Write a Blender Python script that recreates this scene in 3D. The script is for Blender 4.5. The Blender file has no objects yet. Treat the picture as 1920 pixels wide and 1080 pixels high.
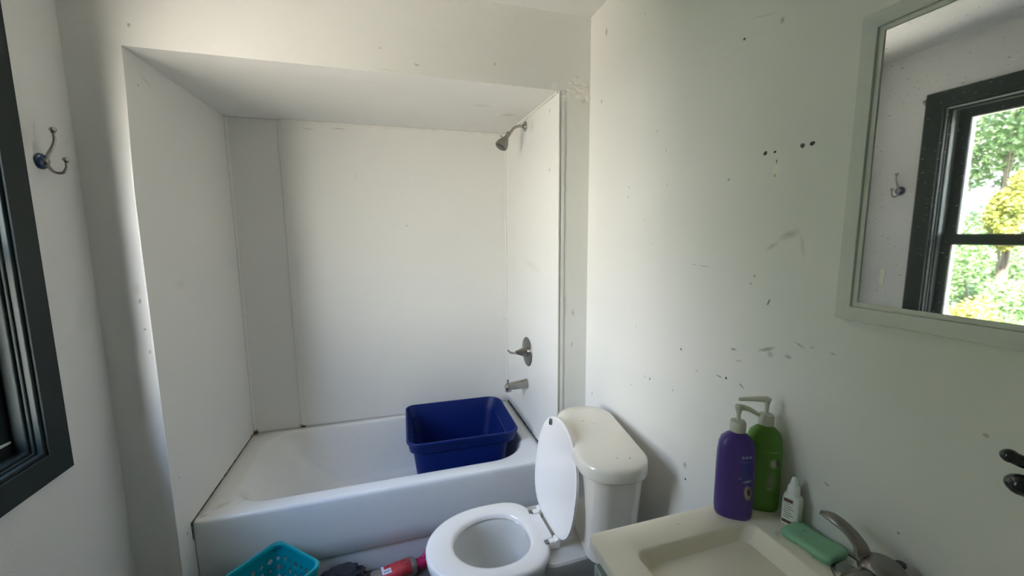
import bpy, bmesh, math, random
from mathutils import Vector, Matrix, noise
random.seed(7)
C = bpy.context.scene.collection
SC = bpy.context.scene
PI = math.pi

# ---------------------------------------------------------------- camera
CAM = Vector((0.8026, -1.6777, 1.508))
PITCH, ROLL, YAW = math.radians(-7.358), math.radians(-0.498), math.radians(-16.666)
fw = Vector((-math.sin(YAW) * math.cos(PITCH), math.cos(YAW) * math.cos(PITCH), math.sin(PITCH)))
rt = Vector((math.cos(YAW), math.sin(YAW), 0))
up = rt.cross(fw)
r2 = rt * math.cos(ROLL) + up * math.sin(ROLL)
u2 = up * math.cos(ROLL) - rt * math.sin(ROLL)
cd = bpy.data.cameras.new('camera')
cam = bpy.data.objects.new('camera', cd)
C.objects.link(cam)
cam.matrix_world = Matrix(((r2.x, u2.x, -fw.x, CAM.x), (r2.y, u2.y, -fw.y, CAM.y), (r2.z, u2.z, -fw.z, CAM.z), (0, 0, 0, 1)))
cd.sensor_width = 36
cd.lens = 753.15 / 1920 * 36
cd.clip_start = 0.02
SC.camera = cam

# ---------------------------------------------------------------- view, world, sun
vs = SC.view_settings
vs.view_transform = 'Standard'
vs.look = 'None'
vs.gamma = 1
vs.use_curve_mapping = False
vs.exposure = 0.96
cy = SC.cycles
cy.use_denoising = True
cy.max_bounces = 12
cy.diffuse_bounces = 8
cy.glossy_bounces = 6
cy.transmission_bounces = 8
cy.transparent_max_bounces = 12
cy.sample_clamp_indirect = 6
cy.caustics_reflective = False
cy.caustics_refractive = False

w = bpy.data.worlds.new('World')
SC.world = w
w.use_nodes = True
nt = w.node_tree
nt.nodes.clear()
wo = nt.nodes.new('ShaderNodeOutputWorld')
bg = nt.nodes.new('ShaderNodeBackground')
tc = nt.nodes.new('ShaderNodeTexCoord')
nz = nt.nodes.new('ShaderNodeTexNoise')
nz.inputs['Scale'].default_value = 2.2
nz.inputs['Detail'].default_value = 5
nt.links.new(tc.outputs['Generated'], nz.inputs['Vector'])
cr = nt.nodes.new('ShaderNodeValToRGB')                       # bright overcast: blue grey gaps, white cloud
cr.color_ramp.elements[0].position = 0.36
cr.color_ramp.elements[0].color = (0.33, 0.48, 1.0, 1)
cr.color_ramp.elements[1].position = 0.62
cr.color_ramp.elements[1].color = (0.58, 0.70, 1.0, 1)
nt.links.new(nz.outputs['Fac'], cr.inputs['Fac'])
dp = nt.nodes.new('ShaderNodeVectorMath')                     # the sky is brightest on the side of the veiled sun
dp.operation = 'DOT_PRODUCT'
dp.inputs[1].default_value = Vector((-0.42, -0.90, 0.12)).normalized()
nt.links.new(tc.outputs['Generated'], dp.inputs[0])
mr = nt.nodes.new('ShaderNodeMapRange')
mr.inputs['From Min'].default_value = 0.10
mr.inputs['From Max'].default_value = 0.76
mr.inputs['To Min'].default_value = 2.4
mr.inputs['To Max'].default_value = 16.5
mr.interpolation_type = 'SMOOTHSTEP'
nt.links.new(dp.outputs['Value'], mr.inputs['Value'])
sx_ = nt.nodes.new('ShaderNodeSeparateXYZ')
nt.links.new(tc.outputs['Generated'], sx_.inputs[0])
er = nt.nodes.new('ShaderNodeMapRange')                       # warm haze low down, blue overhead
er.inputs['From Min'].default_value = 0.15
er.inputs['From Max'].default_value = 0.58
nt.links.new(sx_.outputs[2], er.inputs['Value'])
hz = nt.nodes.new('ShaderNodeMix'); hz.data_type = 'RGBA'
hz.inputs['A'].default_value = (1.0, 0.945, 0.90, 1)
nt.links.new(er.outputs['Result'], hz.inputs['Factor'])
nt.links.new(cr.outputs['Color'], hz.inputs['B'])
nt.links.new(hz.outputs['Result'], bg.inputs['Color'])
nt.links.new(mr.outputs['Result'], bg.inputs['Strength'])
nt.links.new(bg.outputs[0], wo.inputs['Surface'])

sd = bpy.data.lights.new('sun', 'SUN')                        # hazy sun from behind the house, on the garden only
sd.energy = 55.0
sd.angle = math.radians(3)
sd.color = (1.0, 0.93, 0.8)
sun = bpy.data.objects.new('sun', sd)
C.objects.link(sun)
sun.rotation_euler = Vector((-0.45, 0.25, -0.85)).to_track_quat('-Z', 'Y').to_euler()

pd_ = bpy.data.lights.new('window_portal', 'AREA')
pd_.shape = 'RECTANGLE'
pd_.size = 1.25
pd_.size_y = 0.68
pd_.cycles.is_portal = True
po = bpy.data.objects.new('window_portal', pd_)
C.objects.link(po)
po.location = (-0.31, -0.64, 1.5)
po.rotation_euler = (0, -PI / 2, 0)

# ---------------------------------------------------------------- dimensions
XL, XR = -0.15, 1.67            # room walls
L, D = 1.52, 0.838              # alcove
HH, HC = 2.125, 2.434           # alcove ceiling, room ceiling
YR = -2.45                      # rear wall
TZ = 0.40                       # tub rim
CZ = 0.857                      # worktop

# ---------------------------------------------------------------- materials
def mat(name, col, rough=0.5, metal=0.0, bump=0.0, bscale=200.0, var=0.0, vscale=4.0, var_col=None, coat=0.0,
        trans=0.0, spec=None, bdetail=2.0, alpha=1.0, sss=0.0):
    m = bpy.data.materials.new(name)
    m.use_nodes = True
    t = m.node_tree
    b = t.nodes['Principled BSDF']
    b.inputs['Base Color'].default_value = (*col, 1)
    b.inputs['Roughness'].default_value = rough
    b.inputs['Metallic'].default_value = metal
    b.inputs['Coat Weight'].default_value = coat
    b.inputs['Coat Roughness'].default_value = 0.08
    b.inputs['Transmission Weight'].default_value = trans
    b.inputs['Alpha'].default_value = alpha
    if sss:
        b.inputs['Subsurface Weight'].default_value = sss
        b.inputs['Subsurface Radius'].default_value = (0.01, 0.01, 0.01)
    if spec is not None:
        b.inputs['Specular IOR Level'].default_value = spec
    tcn = t.nodes.new('ShaderNodeTexCoord')
    m['b'] = 0
    if var > 0:
        n = t.nodes.new('ShaderNodeTexNoise')
        n.inputs['Scale'].default_value = vscale
        n.inputs['Detail'].default_value = 6
        n.inputs['Roughness'].default_value = 0.65
        t.links.new(tcn.outputs['Object'], n.inputs['Vector'])
        r = t.nodes.new('ShaderNodeMapRange')
        r.inputs['From Min'].default_value = 0.45
        r.inputs['From Max'].default_value = 0.75
        r.inputs['To Max'].default_value = var
        t.links.new(n.outputs['Fac'], r.inputs['Value'])
        x = t.nodes.new('ShaderNodeMix')
        x.data_type = 'RGBA'
        x.inputs['A'].default_value = (*col, 1)
        vc = var_col or tuple(c * 0.6 for c in col)
        x.inputs['B'].default_value = (*vc, 1)
        t.links.new(r.outputs['Result'], x.inputs['Factor'])
        t.links.new(x.outputs['Result'], b.inputs['Base Color'])
    if bump > 0:
        n = t.nodes.new('ShaderNodeTexNoise')
        n.inputs['Scale'].default_value = bscale
        n.inputs['Detail'].default_value = bdetail
        t.links.new(tcn.outputs['Object'], n.inputs['Vector'])
        bn = t.nodes.new('ShaderNodeBump')
        bn.inputs['Strength'].default_value = bump
        bn.inputs['Distance'].default_value = 0.002
        t.links.new(n.outputs['Fac'], bn.inputs['Height'])
        t.links.new(bn.outputs['Normal'], b.inputs['Normal'])
    return m

def marks(m, axes, items, warp=0.004, wscale=60.0):
    """Dirt, holes, stains and printed marks: ellipses or rectangles in two object axes.
    item = (a, b, ra, rb, angle_deg, colour, strength, softness[, 'rect'])"""
    t = m.node_tree
    N, K = t.nodes, t.links
    b = N['Principled BSDF']
    tcn = N.new('ShaderNodeTexCoord')
    vec = tcn.outputs['Object']
    if warp:
        n = N.new('ShaderNodeTexNoise')
        n.inputs['Scale'].default_value = wscale
        K.new(vec, n.inputs['Vector'])
        s = N.new('ShaderNodeVectorMath'); s.operation = 'SUBTRACT'; s.inputs[1].default_value = (0.5, 0.5, 0.5)
        K.new(n.outputs['Color'], s.inputs[0])
        sc = N.new('ShaderNodeVectorMath'); sc.operation = 'SCALE'; sc.inputs['Scale'].default_value = warp
        K.new(s.outputs[0], sc.inputs[0])
        ad = N.new('ShaderNodeVectorMath'); ad.operation = 'ADD'
        K.new(vec, ad.inputs[0]); K.new(sc.outputs[0], ad.inputs[1])
        vec = ad.outputs[0]
    sp = N.new('ShaderNodeSeparateXYZ'); K.new(vec, sp.inputs[0])
    cb = N.new('ShaderNodeCombineXYZ')
    K.new(sp.outputs[axes[0]], cb.inputs[0]); K.new(sp.outputs[axes[1]], cb.inputs[1])
    uv = cb.outputs[0]
    inp = b.inputs['Base Color']
    cur = inp.links[0].from_socket if inp.links else None
    base = tuple(inp.default_value)
    for it in items:
        a, bb, ra, rb, ang, col, st, soft = it[:8]
        mp = N.new('ShaderNodeMapping'); mp.vector_type = 'TEXTURE'
        mp.inputs['Location'].default_value = (a, bb, 0)
        mp.inputs['Rotation'].default_value = (0, 0, math.radians(ang))
        mp.inputs['Scale'].default_value = (ra, rb, 1)
        K.new(uv, mp.inputs['Vector'])
        if len(it) > 8:
            ab = N.new('ShaderNodeVectorMath'); ab.operation = 'ABSOLUTE'; K.new(mp.outputs[0], ab.inputs[0])
            s2 = N.new('ShaderNodeSeparateXYZ'); K.new(ab.outputs[0], s2.inputs[0])
            mx = N.new('ShaderNodeMath'); mx.operation = 'MAXIMUM'
            K.new(s2.outputs[0], mx.inputs[0]); K.new(s2.outputs[1], mx.inputs[1])
            d = mx.outputs[0]
        else:
            ln = N.new('ShaderNodeVectorMath'); ln.operation = 'LENGTH'; K.new(mp.outputs[0], ln.inputs[0])
            d = ln.outputs['Value']
        r = N.new('ShaderNodeMapRange')
        r.inputs['From Min'].default_value = 1.0
        r.inputs['From Max'].default_value = 1.0 - soft
        r.inputs['To Max'].default_value = st
        K.new(d, r.inputs['Value'])
        x = N.new('ShaderNodeMix'); x.data_type = 'RGBA'
        if cur: K.new(cur, x.inputs['A'])
        else: x.inputs['A'].default_value = base
        x.inputs['B'].default_value = (*col, 1)
        K.new(r.outputs['Result'], x.inputs['Factor'])
        cur = x.outputs['Result']
    K.new(cur, inp)

WH = (0.78, 0.775, 0.75)
M = {}
M['wall_left'] = mat('textured_white_paint', (0.76, 0.76, 0.75), 0.8, bump=0.5, bscale=230, bdetail=3)
M['wall_front'] = mat('satin_white_paint', WH, 0.5, bump=0.12, bscale=60, var=0.06, vscale=5)
M['wall_right'] = mat('smooth_white_panel', WH, 0.38, bump=0.10, bscale=16, var=0.05, vscale=3)
M['jamb'] = mat('patched_white_paint', (0.74, 0.74, 0.70), 0.5, bump=0.5, bscale=30, var=0.10, vscale=9, bdetail=5)
M['panel'] = mat('white_surround_panel', WH, 0.34, bump=0.05, bscale=12, var=0.07, vscale=4, var_col=(0.62, 0.62, 0.55))
M['panel_left'] = mat('white_surround_panel_left', WH, 0.36, bump=0.06, bscale=12, var=0.07, vscale=4, var_col=(0.62, 0.62, 0.55))
M['panel_right'] = mat('white_surround_panel_right', WH, 0.34, bump=0.06, bscale=14, var=0.09, vscale=6, var_col=(0.62, 0.62, 0.55))
M['alc_ceil'] = mat('alcove_ceiling_paint', WH, 0.55, bump=0.25, bscale=20, var=0.10, vscale=4)
M['ceiling'] = mat('ceiling_paint', (0.8, 0.8, 0.78), 0.7, bump=0.2, bscale=60)
M['caulk'] = mat('old_white_caulk', (0.78, 0.77, 0.72), 0.5, bump=0.6, bscale=70, var=0.25, vscale=25, var_col=(0.35, 0.33, 0.27))
M['grime'] = mat('dark_grime', (0.05, 0.045, 0.035), 0.8, var=0.7, vscale=25, var_col=(0.45, 0.43, 0.37))
M['floor'] = mat('grey_brown_vinyl', (0.11, 0.10, 0.09), 0.5, var=0.5, vscale=8)
M['tub'] = mat('white_enamel_tub', (0.84, 0.84, 0.83), 0.22, coat=0.3, var=0.08, vscale=7, var_col=(0.6, 0.57, 0.48))
M['porcelain'] = mat('white_porcelain', (0.66, 0.655, 0.63), 0.12, coat=0.4)
M['tank'] = mat('off_white_porcelain', (0.83, 0.78, 0.68), 0.15, coat=0.4)
M['seat'] = mat('white_seat_plastic', (0.89, 0.86, 0.83), 0.2, coat=0.2)
M['bin'] = mat('deep_blue_plastic', (0.0006, 0.013, 0.125), 0.45, spec=0.35, var=0.15, vscale=5)
M['chrome'] = mat('brushed_nickel', (0.42, 0.40, 0.37), 0.25, 1.0)
M['dark_nickel'] = mat('dark_brushed_nickel', (0.26, 0.25, 0.235), 0.3, 1.0)
M['black'] = mat('black_gloss_metal', (0.006, 0.006, 0.006), 0.12, coat=0.5)
M['casing'] = mat('charcoal_gloss_paint', (0.020, 0.028, 0.028), 0.42, bump=0.25, bscale=25, bdetail=4, spec=0.13)
M['sash_light'] = mat('weathered_pale_bead', (0.55, 0.56, 0.55), 0.5, var=0.5, vscale=30)
M['frame_white'] = mat('pale_grey_wood_paint', (0.66, 0.67, 0.64), 0.45, bump=0.3, bscale=50, var=0.15, vscale=20)
M['counter'] = mat('cultured_marble_cream', (0.86, 0.80, 0.67), 0.22, coat=0.3, var=0.05, vscale=12)
M['cabinet'] = mat('grey_green_cabinet_paint', (0.33, 0.37, 0.36), 0.45, var=0.1, vscale=6)
M['basket'] = mat('teal_plastic', (0.0, 0.30, 0.36), 0.3, coat=0.2)
M['purple'] = mat('purple_bottle_plastic', (0.060, 0.030, 0.21), 0.35)
M['green'] = mat('green_bottle_plastic', (0.075, 0.21, 0.012), 0.35)
M['pump'] = mat('frosted_pump_plastic', (0.56, 0.57, 0.47), 0.35, sss=0.3)
M['white_bottle'] = mat('white_squeeze_plastic', (0.76, 0.78, 0.72), 0.4)
M['white_cap'] = mat('white_cap_plastic', (0.84, 0.86, 0.82), 0.35)
M['soap'] = mat('mint_green_soap', (0.25, 0.52, 0.33), 0.45, bump=0.1, bscale=40, sss=0.2)
M['rag'] = mat('dark_grey_fabric', (0.045, 0.05, 0.065), 0.85, bump=0.4, bscale=300)
M['red_label'] = mat('red_label_paper', (0.62, 0.05, 0.07), 0.45, var=0.3, vscale=25, var_col=(0.75, 0.2, 0.15))
M['clear'] = mat('cloudy_clear_plastic', (0.24, 0.20, 0.18), 0.25, coat=0.3)
M['magenta'] = mat('magenta_plastic', (0.48, 0.01, 0.10), 0.3)
M['glaze_blue'] = mat('cobalt_glazed_ceramic', (0.008, 0.035, 0.12), 0.12, coat=0.5, var=0.7, vscale=60, var_col=(0.05, 0.12, 0.25))
M['leaf'] = mat('green_leaves', (0.105, 0.185, 0.065), 0.6, var=0.6, vscale=1.6, var_col=(0.17, 0.25, 0.09))
M['leaf2'] = mat('dark_green_leaves', (0.045, 0.095, 0.045), 0.6, var=0.6, vscale=2, var_col=(0.08, 0.15, 0.07))
M['leaf3'] = mat('yellow_green_leaves', (0.20, 0.19, 0.03), 0.6, var=0.8, vscale=3, var_col=(0.10, 0.18, 0.05))
M['bark'] = mat('grey_bark', (0.10, 0.08, 0.06), 0.9, bump=0.8, bscale=15)
M['lawn'] = mat('rough_lawn', (0.022, 0.04, 0.012), 0.9, var=0.6, vscale=1.5, var_col=(0.04, 0.05, 0.02))
M['siding'] = mat('grey_siding', (0.30, 0.33, 0.37), 0.7)
M['roof'] = mat('grey_shingle', (0.25, 0.28, 0.33), 0.8, var=0.4, vscale=5)
M['fence'] = mat('grey_fence_wood', (0.42, 0.40, 0.36), 0.8, var=0.3, vscale=4)

def glass_mat():
    m = bpy.data.materials.new('window_glass'); m.use_nodes = True
    t = m.node_tree; t.nodes.clear()
    o = t.nodes.new('ShaderNodeOutputMaterial')
    a = t.nodes.new('ShaderNodeBsdfTransparent'); a.inputs[0].default_value = (0.93, 0.96, 0.94, 1)
    g = t.nodes.new('ShaderNodeBsdfGlossy'); g.inputs['Roughness'].default_value = 0.03
    f = t.nodes.new('ShaderNodeFresnel'); f.inputs[0].default_value = 1.35
    x = t.nodes.new('ShaderNodeMixShader')
    ge = t.nodes.new('ShaderNodeNewGeometry')                # reflect on the outer faces only
    iv = t.nodes.new('ShaderNodeMath'); iv.operation = 'SUBTRACT'; iv.inputs[0].default_value = 1
    t.links.new(ge.outputs['Backfacing'], iv.inputs[1])
    mu = t.nodes.new('ShaderNodeMath'); mu.operation = 'MULTIPLY'
    t.links.new(f.outputs[0], mu.inputs[0]); t.links.new(iv.outputs[0], mu.inputs[1])
    t.links.new(mu.outputs[0], x.inputs[0]); t.links.new(a.outputs[0], x.inputs[1]); t.links.new(g.outputs[0], x.inputs[2])
    t.links.new(x.outputs[0], o.inputs[0])
    return m
M['glass'] = glass_mat()

def mirror_mat():
    m = mat('dusty_mirror', (0.86, 0.88, 0.87), 0.02, 1.0)
    t = m.node_tree; b = t.nodes['Principled BSDF']
    # smeared dust: short pale streaks over the silvering
    tcn = t.nodes.new('ShaderNodeTexCoord')
    mp = t.nodes.new('ShaderNodeMapping'); mp.inputs['Scale'].default_value = (1, 130, 420); mp.inputs['Rotation'].default_value = (0.25, 0, 0)
    n = t.nodes.new('ShaderNodeTexNoise'); n.inputs['Scale'].default_value = 1.0; n.inputs['Detail'].default_value = 2
    t.links.new(tcn.outputs['Object'], mp.inputs[0]); t.links.new(mp.outputs[0], n.inputs['Vector'])
    r = t.nodes.new('ShaderNodeMapRange'); r.inputs['From Min'].default_value = 0.66; r.inputs['From Max'].default_value = 0.74
    r.inputs['To Max'].default_value = 0.35
    t.links.new(n.outputs['Fac'], r.inputs['Value'])
    d = t.nodes.new('ShaderNodeBsdfDiffuse'); d.inputs[0].default_value = (0.7, 0.72, 0.7, 1)
    ad = t.nodes.new('ShaderNodeMath'); ad.operation = 'ADD'; ad.inputs[1].default_value = 0.06
    t.links.new(r.outputs['Result'], ad.inputs[0])
    x = t.nodes.new('ShaderNodeMixShader')
    o = t.nodes['Material Output']
    t.links.new(ad.outputs[0], x.inputs[0]); t.links.new(b.outputs[0], x.inputs[1]); t.links.new(d.outputs[0], x.inputs[2])
    t.links.new(x.outputs[0], o.inputs['Surface'])
    return m
M['mirror'] = mirror_mat()

# ---------------------------------------------------------------- mesh helpers
def box(bm, x0, x1, y0, y1, z0, z1):
    v = [bm.verts.new((x, y, z)) for x in (x0, x1) for y in (y0, y1) for z in (z0, z1)]
    for f in ((0, 1, 3, 2), (4, 6, 7, 5), (0, 4, 5, 1), (2, 3, 7, 6), (0, 2, 6, 4), (1, 5, 7, 3)):
        bm.faces.new([v[i] for i in f])

def loft(bm, loops, cap0=True, cap1=True, closed=True):
    rings = [[bm.verts.new(p) for p in lp] for lp in loops]
    n = len(rings[0])
    for a, b in zip(rings, rings[1:]):
        for i in range(n if closed else n - 1):
            j = (i + 1) % n
            bm.faces.new((a[i], a[j], b[j], b[i]))
    if cap0: bm.faces.new(rings[0][::-1])
    if cap1: bm.faces.new(rings[-1])
    return rings

def rr(x0, x1, y0, y1, r, z, m=8, s=5):
    """rounded rectangle loop, counter-clockwise; z may be a function of x,y; r may be 4 radii (x1y0,x1y1,x0y1,x0y0)"""
    rs = (r,) * 4 if not isinstance(r, (tuple, list)) else r
    cs = [(x1, y0, -PI / 2, -1, 1), (x1, y1, 0, -1, -1), (x0, y1, PI / 2, 1, -1), (x0, y0, PI, 1, 1)]
    pts = []
    arcs = []
    for (cx, cy_, a0, sx, sy), q in zip(cs, rs):
        q = max(q, 1e-4)
        arcs.append([(cx + sx * q + q * math.cos(a0 + PI / 2 * k / m), cy_ + sy * q + q * math.sin(a0 + PI / 2 * k / m)) for k in range(m + 1)])
    for i in range(4):
        pts += arcs[i]
        a, b = arcs[i][-1], arcs[(i + 1) % 4][0]
        pts += [(a[0] + (b[0] - a[0]) * k / (s + 1), a[1] + (b[1] - a[1]) * k / (s + 1)) for k in range(1, s + 1)]
    return [(x, y, z(x, y) if callable(z) else z) for x, y in pts]

def egg(cx, cy_, af, ab, w, z, n=56, pf=2.0, pb=2.6):
    """toilet outline: front (-x) length af, back (+x) length ab, half width w"""
    out = []
    for k in range(n):
        t = 2 * PI * k / n
        c, s = math.cos(t), math.sin(t)
        p = pb if c > 0 else pf
        a = ab if c > 0 else af
        out.append((cx + math.copysign(abs(c) ** (2 / p), c) * a, cy_ + math.copysign(abs(s) ** (2 / p), s) * w, z))
    return out

def tube(bm, pts, rad, n=16, flat=1.0, cap=True, upv=(0, 0, 1)):
    """sweep a circle (or ellipse: flat scales the second axis) along pts; rad number or list"""
    P = [Vector(p) for p in pts]
    R = rad if isinstance(rad, (list, tuple)) else [rad] * len(P)
    U = Vector(upv)
    loops = []
    prev = None
    for i, p in enumerate(P):
        t = (P[min(i + 1, len(P) - 1)] - P[max(i - 1, 0)]).normalized()
        a = prev if prev is not None else (U if abs(t.dot(U)) < 0.95 else Vector((1, 0, 0)))
        a = (a - t * a.dot(t)).normalized()
        prev = a
        b = t.cross(a)
        loops.append([p + (a * math.cos(2 * PI * k / n) * flat + b * math.sin(2 * PI * k / n)) * R[i] for k in range(n)])
    return loft(bm, loops, cap, cap)

def bez(pts, n=24):
    """Catmull-Rom through points"""
    P = [Vector(p) for p in pts]
    P = [P[0] * 2 - P[1]] + P + [P[-1] * 2 - P[-2]]
    out = []
    for i in range(1, len(P) - 2):
        for k in range(n):
            t = k / n
            a, b, c, d = P[i - 1:i + 3]
            out.append(0.5 * ((2 * b) + (c - a) * t + (2 * a - 5 * b + 4 * c - d) * t * t + (3 * b - a - 3 * c + d) * t ** 3))
    out.append(P[-2])
    return out

def lerp_list(vals, n):
    out = []
    for i in range(n):
        t = i / (n - 1) * (len(vals) - 1)
        k = min(int(t), len(vals) - 2)
        out.append(vals[k] + (vals[k + 1] - vals[k]) * (t - k))
    return out

def lathe(bm, prof, axis='z', n=32, at=(0, 0, 0), cap0=True, cap1=True, sx=1.0, sy=1.0):
    """prof list of (radius, height)"""
    loops = []
    A = Vector(at)
    for r, h in prof:
        lp = []
        for k in range(n):
            c, s = math.cos(2 * PI * k / n) * r * sx, math.sin(2 * PI * k / n) * r * sy
            v = {'z': (c, s, h), 'x': (h, c, s), 'y': (s, h, c)}[axis]
            lp.append(A + Vector(v))
        loops.append(lp)
    loft(bm, loops, cap0, cap1)

def obj(name, bm, m, parent=None, smooth=True, bevel=0, segs=2, angle=35, sub=0):
    bmesh.ops.recalc_face_normals(bm, faces=bm.faces)
    me = bpy.data.meshes.new(name)
    bm.to_mesh(me); bm.free()
    if m: me.materials.append(m)
    o = bpy.data.objects.new(name, me)
    C.objects.link(o)
    if parent: o.parent = parent
    if bevel:
        b = o.modifiers.new('bevel', 'BEVEL'); b.width = bevel; b.segments = segs; b.limit_method = 'ANGLE'; b.angle_limit = math.radians(40)
    if sub:
        s = o.modifiers.new('sub', 'SUBSURF'); s.levels = sub; s.render_levels = sub
    if smooth:
        for p in me.polygons: p.use_smooth = True
        es = {}
        bmt = bmesh.new(); bmt.from_mesh(me)
        for e in bmt.edges:
            if len(e.link_faces) == 2 and e.calc_face_angle(0) > math.radians(angle): e.smooth = False
        bmt.to_mesh(me); bmt.free()
    return o

def thing(name, label, cat, loc=(0, 0, 0), rz=0, group=None):
    o = bpy.data.objects.new(name, None); C.objects.link(o)
    o.empty_display_size = 0.05
    o.location = loc; o.rotation_euler = (0, 0, rz)
    o['label'] = label; o['category'] = cat
    if group: o['group'] = group
    return o

def tag(o, label, cat, group=None):
    o['label'] = label; o['category'] = cat
    if group: o['group'] = group
    return o

def struct(name, bm, m, label=None, parent=None, **k):
    o = obj(name, bm, m, parent, **k)
    if not parent:
        o['kind'] = 'structure'
    if label: o['label'] = label
    return o

def NB(): return bmesh.new()

# ================================================================ SETTING
# ---- floor, ceiling
bm = NB(); box(bm, XL - 0.12, XR + 0.1, YR - 0.1, D + 0.1, -0.05, 0)
struct('floor', bm, M['floor'], 'grey-brown vinyl floor under the basket and toilet', smooth=False)
bm = NB(); box(bm, XL - 0.12, XR + 0.1, YR - 0.1, 0.0, HC, HC + 0.08)
struct('ceiling', bm, M['ceiling'], 'white room ceiling above the mirror wall', smooth=False)

# ---- window opening constants
WY0, WY1, WZ0, WZ1 = -0.945, -0.305, 0.908, 2.112
# ---- left wall with hole
bm = NB()
box(bm, XL - 0.13, XL, YR, WY0, 0, HC)
box(bm, XL - 0.13, XL, WY1, 0.12, 0, HC)
box(bm, XL - 0.13, XL, WY0, WY1, 0, WZ0)
box(bm, XL - 0.13, XL, WY0, WY1, WZ1, HC)
struct('wall_left', bm, M['wall_left'], 'white textured left wall with the dark window and coat hook', smooth=False)

# ---- rear and right wall
bm = NB(); box(bm, XL - 0.13, XR + 0.1, YR - 0.1, YR, 0, HC)
struct('wall_rear', bm, M['wall_left'], 'plain white wall behind the camera', smooth=False)

def wr(px, py):
    """a dirt mark's place on the right-hand wall, read off the photo"""
    d = fw * 753.15 + r2 * (px - 960) - u2 * (py - 540)
    k = (XR - CAM.x) / d.x
    p = CAM + d * k
    return p.y, p.z
BK = (0.02, 0.02, 0.018); GR = (0.22, 0.21, 0.17); OL = (0.25, 0.26, 0.14)
RW = []
for px, py, ra, rb, ang, col, st, so in [
    (1435, 288, .0055, .005, 0, BK, 1, .25), (1453, 285, .004, .004, 0, BK, 1, .3), (1505, 273, .006, .0055, 0, BK, .95, .3), (1523, 269, .006, .005, 0, BK, 1, .25),
    (1456, 303, .003, .006, 10, BK, .8, .5), (1453, 329, .003, .006, 0, BK, .8, .5), (1456, 318, .011, .022, 0, (.85, .86, .72), .5, .4),
    (1396, 73, .004, .004, 0, BK, .9, .4), (1467, 38, .006, .009, 0, BK, .45, .7), (1366, 337, .004, .004, 0, BK, .6, .5),
    (1137, 60, .009, .022, 0, GR, .7, .8), (1128, 190, .006, .009, 20, GR, .8, .6), (1232, 246, .003, .003, 0, BK, .7, .5),
    (1179, 351, .003, .004, 0, BK, .8, .5), (1178, 369, .003, .003, 0, BK, .8, .5), (1250, 346, .003, .003, 0, GR, .6, .5),
    (1249, 282, .003, .005, 30, GR, .5, .6), (1260, 74, .004, .004, 0, GR, .4, .6), (1210, 25, .004, .004, 0, GR, .5, .5),
    (1480, 440, .032, .012, 18, GR, .40, .9), (1447, 462, .022, .007, 28, GR, .35, .9), (1505, 462, .006, .032, 12, GR, .25, .95),
    (1415, 518, .004, .004, 0, GR, .8, .5), (1408, 532, .003, .004, 0, GR, .7, .5), (1441, 567, .0035, .010, -25, BK, .75, .6),
    (1320, 499, .026, .0022, -6, GR, .6, .8), (1302, 496, .010, .0022, 15, GR, .6, .8), (1277, 655, .004, .005, 0, BK, .8, .5),
    (1437, 655, .030, .006, 24, OL, .75, .8), (1376, 655, .012, .005, 8, GR, .7, .7), (1444, 664, .010, .010, 0, OL, .5, .8),
    (1478, 669, .011, .006, 0, GR, .55, .7), (1385, 677, .014, .004, 15, GR, .4, .8), (1500, 648, .016, .003, -20, GR, .5, .7),
    (1522, 652, .006, .003, 0, GR, .5, .7), (1562, 664, .008, .003, 0, GR, .5, .7), (1348, 705, .013, .003, -8, BK, .6, .7), (1361, 709, .004, .005, 0, BK, .9, .4),
    (1391, 724, .010, .003, -35, GR, .8, .5), (1306, 695, .006, .003, 0, GR, .5, .6), (1218, 710, .004, .005, 0, BK, .8, .5), (1209, 706, .011, .003, -15, GR, .5, .7),
    (1261, 732, .003, .003, 0, BK, .8, .5), (1184, 721, .003, .003, 0, GR, .8, .5), (1110, 738, .012, .008, 20, GR, .6, .8),
    (1285, 898, .0045, .0045, 0, BK, 1, .3), (1284, 872, .010, .012, 0, GR, .6, .8), (1550, 908, .008, .003, -12, GR, .7, .6),
    (1684, 999, .003, .003, 0, BK, .6, .5), (1849, 816, .004, .004, 0, GR, .5, .5), (1192, 611, .003, .012, 5, GR, .35, .8),
    (1224, 457, .003, .003, 0, GR, .5, .5), (1208, 412, .003, .003, 0, GR, .5, .5), (1430, 30, .06, .0016, -16, GR, .35, .8)]:
    y, z = wr(px, py)
    RW.append((y, z, ra, rb, -ang if False else 180 - ang, col, st, so))
marks(M['wall_right'], (1, 2), RW, warp=0.006, wscale=90)
bm = NB(); box(bm, XR, XR + 0.1, YR, D + 0.1, 0, HC)
struct('wall_right', bm, M['wall_right'], 'smooth white right wall with scuffs and screw holes', smooth=False)

# ---- header wall and jambs (plane y = 0)
marks(M['wall_front'], (0, 2), [(0.03, 2.19, .006, .008, 0, GR, .6, .6), (-0.07, 2.32, .006, .006, 0, GR, .7, .5), (0.80, 2.21, .004, .004, 0, GR, .5, .5),
      (0.93, 2.165, .012, .006, -10, GR, .5, .7), (1.24, 2.20, .004, .007, 0, GR, .6, .6), (0.82, 2.135, .05, .004, 0, (.6, .6, .52), .5, .8),
      (1.50, 2.14, .02, .02, 0, (.9, .9, .85), .5, .6)], warp=0.008)
bm = NB(); box(bm, 0.0, XR, 0, 0.10, HH, HC)
struct('wall_header', bm, M['wall_front'], 'white header wall above the bathtub alcove', smooth=False)

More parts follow.
